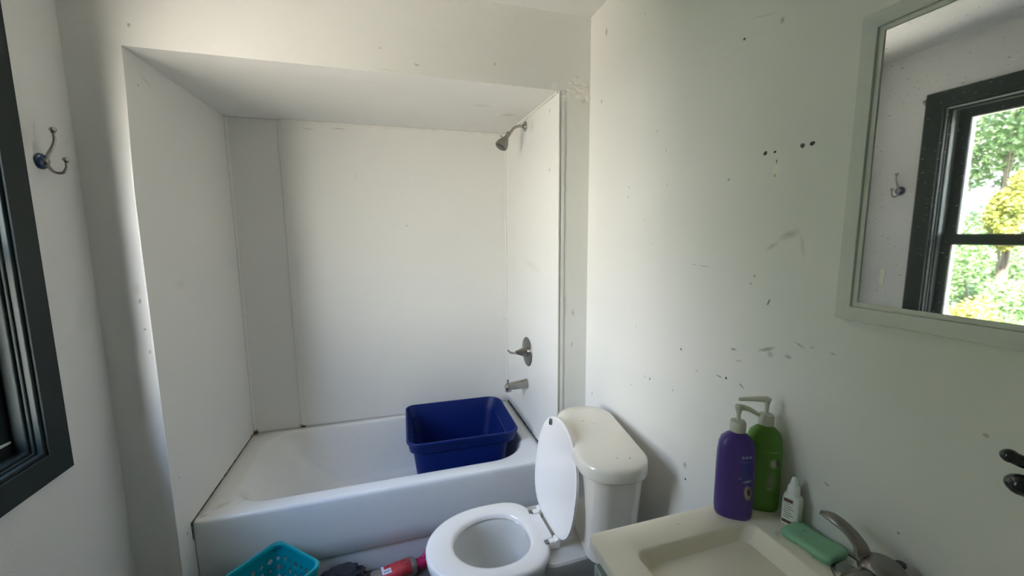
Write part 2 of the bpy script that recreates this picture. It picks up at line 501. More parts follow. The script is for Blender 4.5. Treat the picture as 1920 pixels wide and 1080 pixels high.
M['jamb_left'] = mat('satin_white_corner_bead', WH, 0.5, bump=0.15, bscale=40, bdetail=5)
marks(M['jamb_left'], (0, 2), [(-0.03, 1.34, .018, .03, 0, (.55, .5, .4), .5, .8), (-0.025, 1.30, .008, .012, 0, BK, .5, .7), (-0.02, 1.20, .006, .006, 0, BK, .5, .6), (-0.012, 1.12, .006, .008, 0, BK, .4, .6)], warp=0.01)
bm = NB()                                       # left strip: the corner bead flares out towards the alcove
NX, NZ = 26, 120
rows = []
for k in range(NZ + 1):
    z = HC * k / NZ
    fade = 1.0 if z < 1.6 else max(0.0, 1 - (z - 1.6) / 0.53)
    fade = fade * fade * (3 - 2 * fade)
    wob = 0.0016 * noise.noise(Vector((0, 3, z * 9)))
    row = []
    for i in range(NX + 1):
        t = i / NX
        x = XL + t * (0 - XL)
        y = -(0.024 * t ** 3.0 + 0.004 * t + wob * t * 2) * fade
        row.append(bm.verts.new((x, y, z)))
    row.append(bm.verts.new((0, 0.10, z)))
    row.append(bm.verts.new((XL, 0.10, z)))
    rows.append(row)
for a, b in zip(rows, rows[1:]):
    for i in range(len(a)):
        j = (i + 1) % len(a)
        bm.faces.new((a[i], a[j], b[j], b[i]))
bm.faces.new(rows[0][::-1]); bm.faces.new(rows[-1])
struct('wall_jamb_left', bm, M['jamb_left'], 'white curved plaster strip left of the alcove')

marks(M['jamb'], (0, 2), [(1.60, 2.13, .06, .018, 0, (.66, .64, .55), .7, .7), (1.64, 2.09, .02, .015, 20, (.5, .46, .36), .5, .8), (1.565, 2.10, .012, .02, 0, (.85, .84, .78), .8, .5),
      (1.61, 2.11, .014, .012, 0, (.86, .85, .8), .7, .5), (1.60, 1.15, .008, .02, 0, GR, .4, .8), (1.55, 1.75, .01, .05, 10, (.6, .59, .5), .4, .8), (1.56, 1.2, .01, .08, 0, GR, .25, .9), (1.595, 1.0, .007, .018, 0, GR, .4, .8)], warp=0.02, wscale=30)
bm = NB(); box(bm, L + 0.007, XR, 0, 0.10, 0, HH)
box(bm, L + 0.012, L + 0.028, -0.004, 0.001, 0.0, HH - 0.03)
struct('wall_jamb_right', bm, M['jamb'], 'patched white strip between alcove and right wall', smooth=False)
bm = NB()                                        # crusty joint compound at the top of that strip
random.seed(3)
for k in range(22):
    cx, cz = L + 0.02 + random.random() * 0.125, HH - 0.002 + random.gauss(0, 0.018)
    rx, rz_ = random.uniform(.008, .022), random.uniform(.006, .014)
    prof = []
    lathe(bm, [(1, 0), (0.9, -0.35), (0.5, -0.8), (0.05, -1)], 'y', 10, (0, 0, 0))
    for v in list(bm.verts)[-40:]:
        v.co = Vector((cx + v.co.x * rx, v.co.y * 0.0035, cz + v.co.z * rz_))
struct('trim_1', bm, M['caulk'], 'crusty patch of joint compound at the alcove corner')

# ---- alcove walls, ceiling
bm = NB(); box(bm, XL - 0.0, 0.0, 0.10, D + 0.1, 0, HH + 0.03)
struct('wall_alcove_left', bm, M['wall_front'], smooth=False)
bm = NB(); box(bm, L + 0.006, XR, 0.10, D + 0.1, 0, HH + 0.03)
struct('wall_alcove_right', bm, M['wall_front'], smooth=False)
bm = NB(); box(bm, 0, L + 0.006, D + 0.004, D + 0.1, 0, HH + 0.03)
struct('wall_alcove_back', bm, M['wall_front'], smooth=False)
marks(M['alc_ceil'], (0, 1), [(1.42, .42, .05, .03, 0, GR, .3, .9), (1.25, .30, .06, .03, 0, GR, .18, .9), (0.08, .08, .06, .02, 20, GR, .2, .9),
      (1.375, .40, .006, .005, 0, (.95, .94, .9), .9, .4), (1.355, .40, .006, .005, 0, (.95, .94, .9), .9, .4), (1.36, .42, .003, .02, -20, (.95, .94, .9), .7, .4)], warp=0.01)
bm = NB()
v = [bm.verts.new(p) for p in ((0, 0.001, HH), (L + .006, 0.001, HH), (L + .006, D + .004, HH + .014), (0, D + .004, HH + .014),
                               (0, 0.001, HH + .05), (L + .006, 0.001, HH + .05), (L + .006, D + .004, HH + .05), (0, D + .004, HH + .05))]
for f in ((0, 1, 2, 3), (4, 7, 6, 5), (0, 4, 5, 1), (1, 5, 6, 2), (2, 6, 7, 3), (3, 7, 4, 0)): bm.faces.new([v[i] for i in f])
# cut back so it starts behind the header
for q in bm.verts:
    if q.co.y < 0.01 and q.co.z > HH + .01: q.co.y = 0.10; q.co.z = HH + .05
struct('ceiling_alcove', bm, M['alc_ceil'], 'white sloping ceiling of the bathtub alcove', smooth=False)

# ---- surround panels and beads
marks(M['panel'], (0, 2), [(0.25, 0.41, .02, .012, 0, (.25, .18, .1), .8, .8), (0.01, 0.41, .02, .02, 0, (.25, .17, .08), .9, .9), (0.90, 1.575, .006, .007, 0, GR, .5, .6),
      (0.63, 1.86, .004, .025, 25, GR, .25, .8), (1.50, 0.96, .012, .004, 0, GR, .5, .7), (0.60, 0.52, .004, .004, 0, GR, .4, .6), (0.55, 2.11, .05, .006, 0, GR, .35, .8), (0.40, 2.10, .04, .005, -5, GR, .3, .8)], warp=0.01)
bm = NB(); box(bm, 0.004, L, D - 0.0, D + 0.004, TZ + 0.002, HH + 0.012)
struct('trim_2', bm, M['panel'], 'white plastic panel on the back of the alcove', smooth=False)
marks(M['panel_left'], (1, 2), [(0.03, .62, .004, .004, 0, BK, .8, .4), (0.035, .385, .006, .006, 0, GR, .9, .4), (0.12, 2.06, .05, .012, -20, GR, .22, .9), (0.07, 2.03, .006, .006, 0, GR, .6, .6),
      (0.2, 1.33, .05, .03, 0, OL, .14, .9), (0.78, .41, .03, .008, 0, (.3, .22, .1), .7, .8)], warp=0.01)
bm = NB(); box(bm, 0.0, 0.004, -0.026, 0.074, 0.0, HH - 0.001); box(bm, 0.0, 0.004, 0.074, D, 0, HH + 0.0)
for q in bm.verts:
    if q.co.y < -0.02 and q.co.z > 2.0: q.co.y = -0.002
    elif q.co.y < -0.02: q.co.y = -0.027
bmesh.ops.remove_doubles(bm, verts=bm.verts, dist=1e-5)
bm.free()
bm = NB()                                        # left panel, front edge follows the plaster bead
N = 60
rws = []
for k in range(N + 1):
    z = (HH + 0.0) * k / N
    fade = 1.0 if z < 1.6 else max(0.0, 1 - (z - 1.6) / 0.53)
    fade = fade * fade * (3 - 2 * fade)
    yf = -0.028 * fade - 0.001
    zz = min(z, HH - 0.0005)
    rws.append([bm.verts.new((0.0005, yf, zz)), bm.verts.new((0.0045, yf, zz)), bm.verts.new((0.0045, D, zz + (0.012 if k == N else 0))), bm.verts.new((0.0005, D, zz + (0.012 if k == N else 0)))])
for a, b in zip(rws, rws[1:]):
    for i in range(4):
        j = (i + 1) % 4
        bm.faces.new((a[i], a[j], b[j], b[i]))
bm.faces.new(rws[0][::-1]); bm.faces.new(rws[-1])
struct('trim_3', bm, M['panel_left'], 'white plastic panel on the left side of the alcove', smooth=False)
marks(M['panel_right'], (1, 2), [(0.10, 2.07, .012, .016, 0, GR, .45, .8), (0.10, 1.81, .016, .009, 0, GR, .55, .8), (0.34, 2.06, .035, .04, 0, (.5, .47, .38), .4, .9), (0.4, 2.02, .03, .05, 0, (.86, .85, .8), .6, .8),
      (0.35, 1.35, .2, .03, 10, GR, .10, .9), (0.22, 0.62, .006, .006, 0, (.95, .95, .95), .6, .5)], warp=0.012)
bm = NB(); box(bm, L, L + 0.005, -0.007, D, TZ + 0.002, HH - 0.004); box(bm, L + 0.001, L + 0.006, -0.006, 0.073, 0.0, TZ + 0.01)
struct('trim_4', bm, M['panel_right'], 'white plastic panel behind the shower fittings', smooth=False)

def bead(name, pts, r, m, label, flat=1.0):
    bm = NB(); tube(bm, pts, r, 8, flat=flat)
    return struct(name, bm, m, label)
bead('trim_5', [(0.009, D - 0.003, TZ), (0.009, D - 0.003, HH + .01)], 0.008, M['panel'], 'corner bead at the left rear of the alcove')
bead('trim_6', [(L - 0.004, D - 0.003, TZ), (L - 0.004, D - 0.003, HH + .01)], 0.006, M['panel'], 'corner bead at the right rear of the alcove')
bm = NB(); box(bm, 0.249, 0.275, D - 0.004, D + .001, TZ + .004, HH + .011)
struct('trim_7', bm, M['panel'], 'vertical seam strip on the back panel', bevel=0.002)
pts = [(x_, D - 0.003, HH + 0.010 + 0.0015 * noise.noise(Vector((x_ * 30, 1, 0)))) for x_ in [0.27 + (L - 0.27) * k / 60 for k in range(61)]]
bm = NB(); tube(bm, pts, [0.006 + 0.0025 * noise.noise(Vector((k * .7, 5, 0))) for k in range(61)], 8)
struct('trim_8', bm, M['caulk'], 'rough caulk line under the alcove ceiling')
bead('trim_9', [(L - 0.003, D, HH + .008), (L - 0.003, 0.0, HH - .006)], 0.006, M['caulk'], 'pale caulk line along the top of the shower panel')
bm = NB()                                        # dark dirty joint between tub and right panel
pts = [(L - 0.001, y_, TZ + 0.003) for y_ in [0.08 + (D - 0.1) * k / 40 for k in range(41)]]
tube(bm, pts, [0.004 + 0.004 * (k / 40) + 0.002 * noise.noise(Vector((k * .6, 2, 0))) for k in range(41)], 8)
struct('trim_10', bm, M['grime'], 'dark mouldy joint between bathtub and right panel')
bm = NB()
pts = [(0.0055, y_, TZ + 0.002) for y_ in [0.08 + (D - 0.09) * k / 40 for k in range(41)]]
tube(bm, pts, [0.0022 + 0.001 * noise.noise(Vector((k * .6, 9, 0))) for k in range(41)], 8)
tube(bm, [(0.006, 0.070, 0.405), (0.006, 0.069, .33)], [0.004, 0.001], 8)
struct('trim_11', bm, M['grime'], 'dark joint between bathtub and left panel')
M['brown'] = mat('brown_stain', (0.10, 0.055, 0.02), 0.8, var=0.6, vscale=60)
bm = NB()
for c, s in (((0.016, D - 0.012, TZ + .006), (.012, .010, .009)), ((0.262, D - 0.006, TZ + .004), (.014, .006, .004))):
    lathe(bm, [(0.1, -1), (.8, -.6), (1, 0), (.7, .7), (.1, 1)], 'z', 12)
    for v in list(bm.verts)[-60:]: v.co = Vector((c[0] + v.co.x * s[0], c[1] + v.co.y * s[1], c[2] + v.co.z * s[2]))
struct('trim_12', bm, M['brown'], 'brown crud in the rear joints of the bathtub')

# ---- window_1
win = bpy.data.objects.new('window_1', None); C.objects.link(win); win.location = (XL, -0.625, 1.5)
win['kind'] = 'structure'; win['label'] = 'charcoal-framed double-hung window in the left wall'
bpy.context.view_layer.update()
def wobj(name, bm, m, **k):
    for v in bm.verts: v.co -= Vector((XL, -0.625, 1.5))
    return obj(name, bm, m, win, **k)
CW = 0.074
def picture_frame(bm, y0, y1, z0, z1, w, x0, x1, wb=None):
    """mitred frame in a yz plane; outer rectangle y0..y1 z0..z1, member width w"""
    wb = wb or w
    o = [(y0, z0), (y1, z0), (y1, z1), (y0, z1)]
    i = [(y0 + w, z0 + wb), (y1 - w, z0 + wb), (y1 - w, z1 - w), (y0 + w, z1 - w)]
    A = [[bm.verts.new((x, *p)) for p in q] for x in (x0, x1) for q in (o, i)]
    for k in range(4):
        j = (k + 1) % 4
        bm.faces.new((A[0][k], A[0][j], A[1][j], A[1][k])); bm.faces.new((A[2][k], A[3][k], A[3][j], A[2][j]))
        bm.faces.new((A[0][k], A[2][k], A[2][j], A[0][j])); bm.faces.new((A[1][k], A[1][j], A[3][j], A[3][k]))
CO = (WY0 - CW + .004, WY1 + CW + .004, WZ0 - .066, WZ1 + .088)
bm = NB(); picture_frame(bm, -1.024, -0.227, 0.842, 2.20, CW, XL + 0.001, XL + 0.020)
wobj('casing', bm, M['casing'], bevel=0.002, smooth=False)
y0, y1, z0, z1 = -1.024 + CW, -0.227 - CW, .842 + CW, 2.20 - CW
bm = NB(); picture_frame(bm, y0 - .002, y1 + .002, z0 - .002, z1 + .002, 0.012, XL - 0.125, XL + 0.012)
wobj('jamb_liner', bm, M['casing'], bevel=0.002, smooth=False)
bm = NB()                                         # moulded stop in front of the lower sash
picture_frame(bm, y0 + .008, y1 - .008, z0 + .008, z1 - .008, 0.016, XL - 0.040, XL - 0.010)
picture_frame(bm, y0 + .008, y1 - .008, z0 + .008, z1 - .008, 0.008, XL - 0.010, XL - 0.002)
wobj('stop_moulding', bm, M['casing'], bevel=0.003, segs=3, smooth=False)
bm = NB(); picture_frame(bm, y0 + .012, y1 - .012, z0 + .008, 1.500, 0.052, XL - 0.078, XL - 0.042, wb=0.055)
ls = wobj('lower_sash', bm, M['casing'], bevel=0.003, smooth=False)
bm = NB(); picture_frame(bm, y0 + .060, y1 - .060, z0 + .060, 1.451, 0.006, XL - 0.072, XL - 0.050)
sb = wobj('glazing_bead', bm, M['sash_light'], smooth=False)
bm = NB(); box(bm, XL - 0.062, XL - 0.059, y0 + .062, y1 - .062, z0 + .062, 1.447)
wobj('lower_pane', bm, M['glass'], smooth=False)
bm = NB(); picture_frame(bm, y0 + .012, y1 - .012, 1.446, z1 - .010, 0.048, XL - 0.116, XL - 0.082)
wobj('upper_sash', bm, M['casing'], bevel=0.003, smooth=False)
bm = NB(); picture_frame(bm, y0 + .057, y1 - .057, 1.491, z1 - .055, 0.006, XL - 0.112, XL - 0.088)
wobj('glazing_bead', bm, M['sash_light'], smooth=False)
bm = NB(); box(bm, XL - 0.100, XL - 0.097, y0 + .059, y1 - .059, 1.493, z1 - .057)
wobj('upper_pane', bm, M['glass'], smooth=False)
bm = NB(); box(bm, XL - 0.075, XL - 0.030, -0.65, -0.60, 1.500, 1.508); lathe(bm, [(.013, 1.508), (.013, 1.516), (.006, 1.518)], 'z', 16, (XL - .055, -.625, 0))
wobj('sash_lock', bm, M['chrome'])
bm = NB(); box(bm, XL - 0.080, XL - 0.042, y0 + .07, y1 - .07, z0 - .000, z0 + .0075)
box(bm, XL - .040, XL - .036, y0 + .03, y1 - .03, z0 + .058, z0 + .064)
wobj('sill_track', bm, M['sash_light'], smooth=False)

# ================================================================ OBJECTS
# ---- coat hook on the left wall
t = thing('coat_hook', 'nickel double coat hook with a blue ceramic base on the left wall', 'coat hook', (XL, -0.150, 1.733))
bm = NB(); lathe(bm, [(.021, 0.0), (.023, .003), (.021, .008), (.014, .013), (.006, .015)], 'x', 28)
obj('base', bm, M['glaze_blue'], t)
bm = NB()
lathe(bm, [(.009, .010), (.010, .014), (.008, .019)], 'x', 20)
up_ = bez([(.014, 0, 0), (.020, .001, .020), (.032, .002, .042), (.038, .003, .062), (.037, .004, .082)], 10)
tube(bm, up_, lerp_list([.0048, .0046, .0042, .0038, .0034], len(up_)), 12)
lo = bez([(.014, 0, 0), (.018, .001, -.016), (.029, .003, -.030), (.045, .006, -.030), (.054, .008, -.015), (.055, .008, .000)], 10)
tube(bm, lo, lerp_list([.0048, .0044, .0042, .0040, .0036], len(lo)), 12)
obj('hook_arms', bm, M['chrome'], t)
for c in (Vector((.037, .004, .089)), Vector((.055, .008, .007))):
    bm = NB(); lathe(bm, [(.002, -.009), (.0065, -.0075), (.004, -.005), (.0072, -.003), (.0085, .001), (.0065, .006), (.002, .008)], 'z', 18, c)
    obj('finial', bm, M['chrome'], t)
for s in (-1, 1):
    bm = NB(); lathe(bm, [(.003, .012), (.003, .0165), (.001, .0175)], 'x', 10, (0, s * .002, s * .012)); obj('screw', bm, M['chrome'], t)

# ---- small curtain bracket beside the casing (seen in the mirror)
t = thing('curtain_bracket', 'tiny metal curtain bracket at the top corner of the window casing', 'bracket', (XL, -0.218, 2.168))
bm = NB(); box(bm, 0, .002, -.007, .007, -.014, .014); box(bm, .002, .018, -.003, .003, -.004, .0); obj('plate', bm, M['dark_nickel'], t)
bm = NB(); tube(bm, [(.018, 0, -.006), (.018, 0, .008)], .004, 12); obj('cup', bm, M['dark_nickel'], t)

# ---- shower head
t = thing('wall_shower', 'nickel shower head on a bent arm high on the alcove wall', 'shower head', (L, 0.444, 2.088))
bm = NB(); lathe(bm, [(.026, 0.0), (.026, -.003), (.020, -.008), (.013, -.011), (.012, -.016)], 'x', 32); obj('flange', bm, M['chrome'], t)
arm = bez([(-.004, 0, 0), (-.036, -.002, -.001), (-.062, -.004, -.012), (-.082, -.006, -.034), (-.100, -.008, -.050)], 12)
bm = NB(); tube(bm, arm, .0075, 18); obj('arm', bm, M['chrome'], t)
hd = Matrix.Translation(Vector((-.098, -.008, -.048))) @ Matrix.Scale(1.12, 4) @ Vector((-.55, -.10, -.85)).to_track_quat('Z', 'Y').to_matrix().to_4x4()
bm = NB(); lathe(bm, [(.008, -.008), (.0115, -.006), (.0115, .006), (.009, .009), (.0105, .012), (.0105, .018)], 'z', 24); bm.transform(hd); obj('swivel_nut', bm, M['dark_nickel'], t)
bm = NB(); lathe(bm, [(.009, .016), (.013, .022), (.018, .032), (.024, .044), (.0285, .056), (.030, .066), (.029, .072), (.026, .0745)], 'z', 36); bm.transform(hd); o = obj('head', bm, M['dark_nickel'], t)
bm = NB(); lathe(bm, [(.025, .0735), (.022, .077), (.004, .0775)], 'z', 32); bm.transform(hd)
obj('spray_face', bm, M['black'], o)
bm = NB(); tube(bm, [Vector((-.018, .016, .020)), Vector((-.026, .022, .018))], .003, 10); bm.transform(hd); obj('spray_lever', bm, M['dark_nickel'], o)

# ---- shower valve
t = thing('shower_valve', 'nickel shower valve with round plate and curved lever above the tub spout', 'shower valve', (L, 0.424, 0.857))
bm = NB(); lathe(bm, [(.083, 0.0), (.083, -.002), (.080, -.005), (.045, -.009), (.030, -.010)], 'x', 56); obj('escutcheon', bm, M['dark_nickel'], t)
bm = NB(); lathe(bm, [(.030, -.009), (.029, -.014), (.024, -.030), (.018, -.046), (.013, -.060), (.011, -.068)], 'x', 36); o = obj('hub', bm, M['chrome'], t)
lv = bez([(-.060, 0, .0), (-.082, -.002, -.001), (-.100, -.004, .004), (-.118, -.005, .020)], 10)
bm = NB(); tube(bm, lv, lerp_list([.0105, .0085, .0075, .0060, .0045], len(lv)), 16, flat=.8); obj('lever', bm, M['chrome'], t)

# ---- tub spout
t = thing('tub_spout', 'nickel tub spout low on the alcove wall, below the shower valve', 'tub spout', (L, 0.432, 0.668))
bm = NB()
sp_ = []
for k in range(13):
    f = k / 12
    x_ = -.002 - f * .120
    rz_ = .028 - .008 * f
    cz_ = -.002 - .006 * f
    sp_.append([(x_, math.cos(2 * PI * i / 28) * (.025 - .004 * f), cz_ + math.sin(2 * PI * i / 28) * rz_) for i in range(28)])
sp_.append([(-.130, p[1] * .75, -.012 + (p[2] + .008) * .7) for p in sp_[-1]])
loft(bm, sp_); obj('spout_body', bm, M['chrome'], t)
bm = NB(); lathe(bm, [(.015, -.018), (.018, -.030), (.018, -.036), (.014, -.037)], 'z', 24, (-.112, 0, 0)); obj('outlet', bm, M['chrome'], t)
bm = NB(); lathe(bm, [(.004, .010), (.004, .022), (.007, .024), (.007, .030), (.003, .032)], 'z', 16, (-.115, 0, 0)); obj('diverter_knob', bm, M['chrome'], t)

# ---- bathtub
tub = thing('bathtub', 'white enamel alcove bathtub with the blue tote standing in it', 'bathtub', (0.76, 0.45, 0))
OX, OY = 0.76, 0.45
marks(M['tub'], (0, 1), [(.075 - OX, .16 - OY, .05, .02, 35, (.55, .50, .38), .5, .9), (.16 - OX, .17 - OY, .06, .012, 30, (.6, .56, .46), .35, .9), (.03 - OX, .11 - OY, .02, .012, 20, (.45, .38, .25), .6, .9),
      (.05 - OX, .80 - OY, .08, .03, 0, (.6, .55, .42), .5, .9)], warp=0.02, wscale=25)
bm = NB()
lp = []
x0, x1, yb = 0.006, L - 0.002, D - 0.002
def T(pts): return [(a - OX, b - OY, c) for a, b, c in pts]
lp.append(T(rr(x0, x1, .098, yb, .006, 0.0)))
lp.append(T(rr(x0, x1, .096, yb, .006, 0.112)))
lp.append(T(rr(x0, x1, .088, yb, .006, 0.116)))
lp.append(T(rr(x0, x1, .083, yb, .006, 0.122)))
lp.append(T(rr(x0, x1, .079, yb, .006, 0.20)))
lp.append(T(rr(x0, x1, .075, yb, .006, 0.36)))
lp.append(T(rr(x0, x1, .074, yb, .006, 0.383)))
lp.append(T(rr(x0, x1, .076, yb, .007, 0.393)))
lp.append(T(rr(x0, x1, .081, yb - .001, .009, 0.398)))
lp.append(T(rr(x0 + .002, x1 - .002, .089, yb - .003, .012, 0.400)))
RI = (.20, .17, .13, .16)
lp.append(T(rr(.088, 1.452, .136, .790, RI, 0.401)))
lp.append(T(rr(.096, 1.446, .144, .785, RI, 0.399)))
lp.append(T(rr(.103, 1.441, .149, .781, RI, 0.393)))
lp.append(T(rr(.112, 1.436, .152, .778, RI, 0.383)))
for f, z in ((.12, .34), (.3, .27), (.5, .20), (.72, .135), (.88, .095)):
    lp.append(T(rr(.112 + .26 * f, 1.436 - .075 * f, .152 + .045 * f, .778 - .045 * f, .15, z)))
lp.append(T(rr(.36, 1.345, .210, .720, .14, .074)))
lp.append(T(rr(.40, 1.315, .235, .695, .12, .067)))
lp.append(T(rr(.60, 1.20, .35, .58, .05, .065)))
loft(bm, lp, cap0=True, cap1=True)
obj('tub_shell', bm, M['tub'], tub, angle=50)
bm = NB(); lathe(bm, [(.033, .0655), (.034, .069), (.028, .071), (.022, .066)], 'z', 28, (1.27 - OX, .45 - OY, 0)); obj('drain', bm, M['chrome'], tub)

# ---- blue tote
t = thing('storage_tote', 'open deep blue plastic tote standing in the bathtub', 'storage tote', (1.13, .49, .068), math.radians(-1.5))
def B(x0, x1, y0, y1, r, z): return [(a - 1.13, b - .49, c - .068) for a, b, c in rr(x0, x1, y0, y1, r, z, m=10, s=8)]
RZ = .487
bm = NB()
RB = (.06, .085, .045, .06)
def sc_(k): return tuple(q * k for q in RB)
loft(bm, [B(.93, 1.30, .31, .66, .05, .070), B(.916, 1.312, .298, .672, .055, .074), B(.889, 1.348, .282, .700, .055, .25), B(.870, 1.374, .272, .722, .055, .420),
          B(.858, 1.398, .262, .732, .055, .424), B(.853, 1.406, .258, .736, sc_(.9), .430), B(.846, 1.414, .254, .744, RB, .466), B(.841, 1.421, .250, .746, RB, .470), B(.838, 1.423, .247, .748, RB, .482),
          B(.842, 1.419, .251, .744, RB, RZ), B(.847, 1.414, .256, .739, RB, RZ - .001), B(.851, 1.410, .260, .735, sc_(.95), .478),
          B(.866, 1.386, .272, .724, sc_(.9), .430), B(.874, 1.370, .277, .717, .052, .40), B(.895, 1.343, .288, .695, .05, .25), B(.922, 1.306, .304, .666, .05, .080), B(.935, 1.29, .315, .655, .045, .077)])
obj('tote_body', bm, M['bin'], t, angle=45)
for sx in (0, 1):
    for k in range(4):
        bm = NB()
        xx = (.8575 if sx == 0 else 1.4015) - 1.13
        yy = .40 + k * .045 - .49
        box(bm, xx - .002, xx + .002, yy - .006, yy + .006, .452 - .068, .466 - .068)
        obj('grip_rib', bm, M['bin'], t, bevel=.001)

# ---- toilet
TX, TY = 1.322, -0.382
to = thing('toilet', 'white toilet with raised lid between bathtub and vanity', 'toilet', (TX, TY, 0), math.radians(1.0))
bm = NB()
E_ = egg
loft(bm, [E_(-.08, 0, .17, .22, .105, 0.0), E_(-.08, 0, .165, .215, .10, .02), E_(-.10, 0, .13, .20, .085, .10), E_(-.13, 0, .15, .19, .10, .20), E_(-.17, 0, .19, .20, .135, .29),
          E_(-.20, 0, .225, .20, .165, .345), E_(-.21, 0, .238, .20, .178, .375), E_(-.21, 0, .240, .20, .181, .392), E_(-.21, 0, .236, .197, .177, .400), E_(-.21, 0, .22, .19, .165, .403),
          E_(-.215, 0, .175, .15, .125, .402), E_(-.215, 0, .168, .143, .118, .395), E_(-.215, 0, .165, .14, .117, .36), E_(-.205, 0, .145, .13, .108, .30), E_(-.19, 0, .105, .11, .085, .24),
          E_(-.17, 0, .06, .07, .055, .20), E_(-.16, 0, .03, .04, .03, .185)])
bowl = obj('bowl', bm, M['porcelain'], to, angle=60)
bm = NB()                                         # deck behind the bowl, carrying the tank
loft(bm, [rr(-.06, .27, -.10, .10, .03, .22, 5, 3), rr(-.07, .285, -.14, .14, .04, .33, 5, 3), rr(-.075, .29, -.158, .158, .045, .375, 5, 3), rr(-.075, .29, -.158, .158, .045, .392, 5, 3), rr(-.07, .285, -.153, .153, .04, .399, 5, 3)])
obj('deck', bm, M['porcelain'], to)
bm = NB()                                         # seat ring
def ring_loop(out, z, d=0):
    if out: return egg(-.212, 0, .240 - d, .188 - d, .186 - d, z, 72, 2.1, 3.2)
    return egg(-.210, -.003, .145 + d, .130 + d, .124 + d, z, 72, 2.0, 2.3)
loft(bm, [ring_loop(0, .408), ring_loop(1, .408), ring_loop(1, .418), ring_loop(1, .425, .004), ring_loop(1, .428, .012), ring_loop(0, .428, .014), ring_loop(0, .425, .004), ring_loop(0, .418), ring_loop(0, .408)], False, False)
seat = obj('seat', bm, M['seat'], to, angle=50)
bm = NB()
box(bm, -.050, -.006, -.068, .068, .408, .4285)
obj('seat_hinge_bar', bm, M['seat'], to, bevel=.004)
for s in (-1, 1):
    bm = NB(); box(bm, -.030, .012, s * .082 - .011, s * .082 + .011, .399, .432)
    h = obj('hinge', bm, M['seat'], to, bevel=.005, segs=3)
    bm = NB(); tube(bm, [(.0, s * .070, .431), (.0, s * .098, .431)], .0085, 16); obj('hinge_pin', bm, M['seat'], h)
    bm = NB(); box(bm, -.044, -.030, s * .083 - .009, s * .083 + .009, .4285, .4305); obj('hinge_slot', bm, M['dark_nickel'], h)
LM = Matrix.Translation(Vector((.004, 0, .432))) @ Matrix.Rotation(math.radians(7.0), 4, 'Y')
bm = NB()                                         # raised lid: egg in the yz plane
def lid_loop(x, d):
    out = []
    for (a, b, c) in egg(0, .006, .212 - d, .196 - d, .177 - d, 0, 72, 2.1, 3.0): out.append((x, b, -a + .190))
    return out
loft(bm, [lid_loop(.004, .02), lid_loop(.0, .006), lid_loop(.001, .001), lid_loop(.006, 0), lid_loop(.012, .003), lid_loop(.016, .012), lid_loop(.018, .04)])
bm.transform(LM)
lid = obj('seat_lid', bm, M['seat'], to, angle=50)
for zz, yy in ((.362, .082), ):
    bm = NB(); box(bm, -.006, .001, yy - .006, yy + .006, zz - .012, zz + .012); bm.transform(LM); b_ = obj('bumper', bm, M['dark_nickel'], lid, bevel=.002)
# tank, twisted slightly more than the bowl, set from its measured footprint
TM = Matrix.Rotation(math.radians(-1.0), 4, 'Z') @ Matrix.Translation(Vector((1.505 - TX, -.427 - TY, 0))) @ Matrix.Rotation(math.radians(-9.5), 4, 'Z')
def tk(hx, hy, r, z, sx=0): return rr(-hx + sx, hx + sx, -hy, hy, (r, r, r, r), z, 8, 6)
bm = NB()
loft(bm, [tk(.070, .165, .05, .402), tk(.082, .182, .06, .410), tk(.086, .190, .06, .47), tk(.096, .215, .065, .70), tk(.100, .222, .068, .748)])
bm.transform(TM); tank = obj('tank', bm, M['tank'], to, angle=50)
def bow(hx, hy, r, z):
    """tank lid outline: front side bowed"""
    out = []
    for x, y, q in tk(hx, hy, r, z):
        if x < 0: x -= .012 * (1 - (y / hy) ** 2)
        out.append((x, y, q))
    return out
bm = NB()
loft(bm, [bow(.104, .236, .09, .735), bow(.110, .243, .095, .738), bow(.112, .246, .097, .745), bow(.111, .245, .097, .775), bow(.108, .242, .094, .783), bow(.100, .234, .088, .787), bow(.05, .18, .04, .789)])
bm.transform(TM)
marks(M['tank'], (0, 1), [(.17, .05, .006, .004, 20, GR, .7, .6), (.15, -.22, .004, .004, 0, GR, .8, .5), (.19, -.235, .005, .004, 0, GR, .8, .5), (.2, .02, .008, .002, 60, GR, .5, .6), (.22, .12, .012, .002, 40, GR, .35, .6)], warp=.005)
tl = obj('tank_lid', bm, M['tank'], to, angle=45)
bm = NB()
M['chip'] = mat('dark_chip', (0.08, 0.07, 0.05), 0.7)
lathe(bm, [(.0, -.0005), (.006, 0), (.005, .001), (.0, .0012)], 'y', 10, (0, 0, 0), sx=1, sy=.5, cap0=False, cap1=False)
bmesh.ops.remove_doubles(bm, verts=bm.verts, dist=1e-6)
bm.transform(Matrix.Translation(Vector((.06, -.2115, .56)))); bm.transform(TM); bm.free()
bm = NB(); lathe(bm, [(.012, 0), (.012, -.006), (.008, -.009)], 'x', 18, (-.098, .155, .68)); bm.transform(TM); fh = obj('flush_handle', bm, M['chrome'], to)
bm = NB(); lv = [(-.108, .155, .68), (-.112, .14, .678), (-.112, .095, .668)]; tube(bm, lv, [.006, .006, .0045], 12); bm.transform(TM); obj('flush_lever', bm, M['chrome'], fh)

